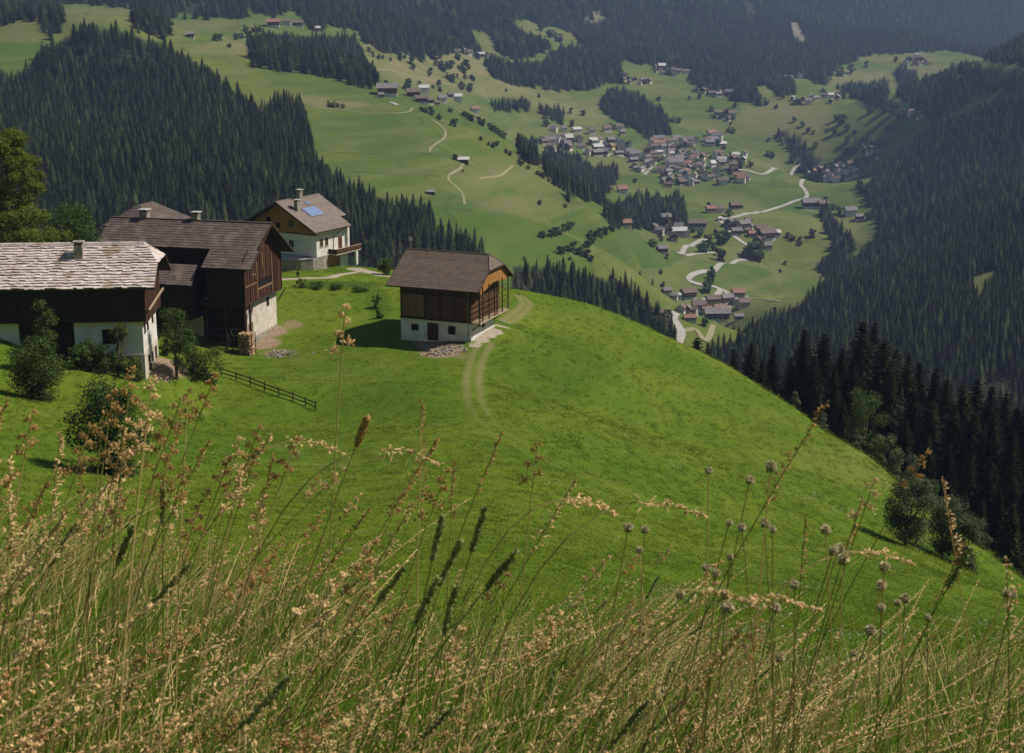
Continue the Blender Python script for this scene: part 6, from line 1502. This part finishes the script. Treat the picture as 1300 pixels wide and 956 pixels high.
sp_ = [('cock',438,393,1.9,.06,'tall tan seed head standing alone in front of the meadow'),('spike',466,531,1.9,.22,'thick dark brown spike leaning right in front of the meadow'),('arch',436,576,2.2,.35,'arched brown seed head below the thick dark spike'),
       ('cock',434,599,2.3,.5,'pale straight stalk with a small white tipped head'),('panicle',556,556,2.1,.32,'feathery brown plume leaning right in mid meadow'),('arch',560,588,2.0,.4,'pale drooping panicle under the feathery brown plume'),('panicle',535,508,2.3,.02,'thin upright panicle left of the middle of the meadow'),
       ('thin',638,548,2.2,.22,'slender pale stalk leaning right at the foot of the track'),('thin',576,584,2.2,.03,'pale wispy upright stalk with open awns'),('panicle',522,642,2.0,.3,'short thick brown plume over the middle grass'),('cock',682,566,2.1,.06,'single small tan head on a thin stalk right of centre'),
       ('arch',895,655,1.8,.38,'long arched oat panicle drooping right over the meadow'),('arch',782,652,1.9,.32,'second arched oat panicle left of the long one'),('panicle',732,608,2.2,.3,'curved pale panicle above the straw sheaves'),
       ('panicle',1050,511,1.9,.3,'golden curved panicle reaching across the hillside edge'),('cock',1110,612,2.1,.14,'small brown head in front of the right hillside'),('cock',1177,577,2.3,.3,'orange tan head before the dark spruces'),('panicle',1196,608,2.2,-.15,'golden panicle bending left before the dark spruces'),
       ('thin',1093,640,2.2,.14,'thin dark upright spike right of the withered flowers'),('thin',1023,660,2.2,.02,'thin dark upright spike between the withered flowers'),('arch',1160,716,2.0,.4,'drooping pale head in front of the grey green trees'),('thin',1225,688,2.0,.2,'straight pale spike beside a dark green one at the right'),
       ('timothy',1232,696,2.0,.25,'dark green timothy spike at the lower right'),('panicle',1278,708,2.0,-.05,'pink panicle near the lower right edge'),('arch',962,770,1.5,.35,'thick arched tan head crossing the withered flowers'),('arch',1040,775,1.5,.4,'long pale arched stalk at the lower right'),('panicle',940,800,1.5,.4,'broad tan plume low in the grass right of centre'),
       ('timothy',562,655,1.9,.14,'upright timothy spike in mid grass'),('timothy',616,645,1.9,.18,'tallest dark timothy spike in mid grass'),('timothy',585,688,1.8,.25,'timothy spike crossing the tallest one'),('timothy',556,735,1.7,.28,'lower timothy spike leaning right'),('timothy',580,745,1.7,.15,'thick timothy spike low in the grass'),('timothy',513,722,1.9,.4,'timothy spike leaning far right left of the others'),
       ('timothy',655,700,1.8,.4,'timothy spike at the edge of the straw sheaves'),('panicle',470,645,2.1,.4,'dark thin panicle above the lower grass'),('cock',328,545,2.4,.2,'small brown head at the edge of the meadow')]
for i, (k, u, v, Y, ln, lb) in enumerate(sp_): single_stalk(k, u, v, Y, ln, lb, 'grass stalk', 'grass stalks in front of the meadow', 900 + 2 * i)
sc_ = [(900,597),(952,609),(979,592),(798,669),(819,672),(812,698),(926,664),(942,669),(971,664),(981,672),(897,720),(909,727),(927,707),(863,754),(924,771),(984,771),(919,753),(1048,672),(1058,699),(1071,709),
       (1009,742),(1119,743),(1119,771),(1149,759),(990,834),(1084,829),(1286,755),(1278,753),(1123,719),(1178,784),(1065,697),(1140,765),(1105,800),]
for i, (u, v) in enumerate(sc_):
    lb = {(900,597): 'withered round flower head nodding left, highest of its kind', (952,609): 'dark open withered flower head on a pale stalk', (979,592): 'withered flower head at the right of the three highest'}.get((u, v), 'withered round flower head on a wiry stalk at the lower right')
    single_stalk('scabious', u, v, 1.55 + .5 * rng.random(), rng.uniform(-.1, .22), lb, 'wildflower', 'withered flowers at the lower right', 1100 + 2 * i)

# ------------------------------------------------------------ air
def haze():
    m = bpy.data.materials.new('haze'); m.use_nodes = True; nt = m.node_tree; nt.nodes.clear()
    o = nt.nodes.new('ShaderNodeOutputMaterial'); v = nt.nodes.new('ShaderNodeVolumePrincipled'); v.inputs['Color'].default_value = (.44, .60, 1.0, 1); v.inputs['Density'].default_value = 7.3e-5; v.inputs['Anisotropy'].default_value = 0
    nt.links.new(v.outputs[0], o.inputs['Volume']); b = MB(); z0 = float(gzv.min()) - 1; z1 = float(gzv.max()) + 50
    b.box(-7700, 7700, -7700, 7700, z0, z1); q = b.build('haze', m); tag(q, kind='stuff')
haze()
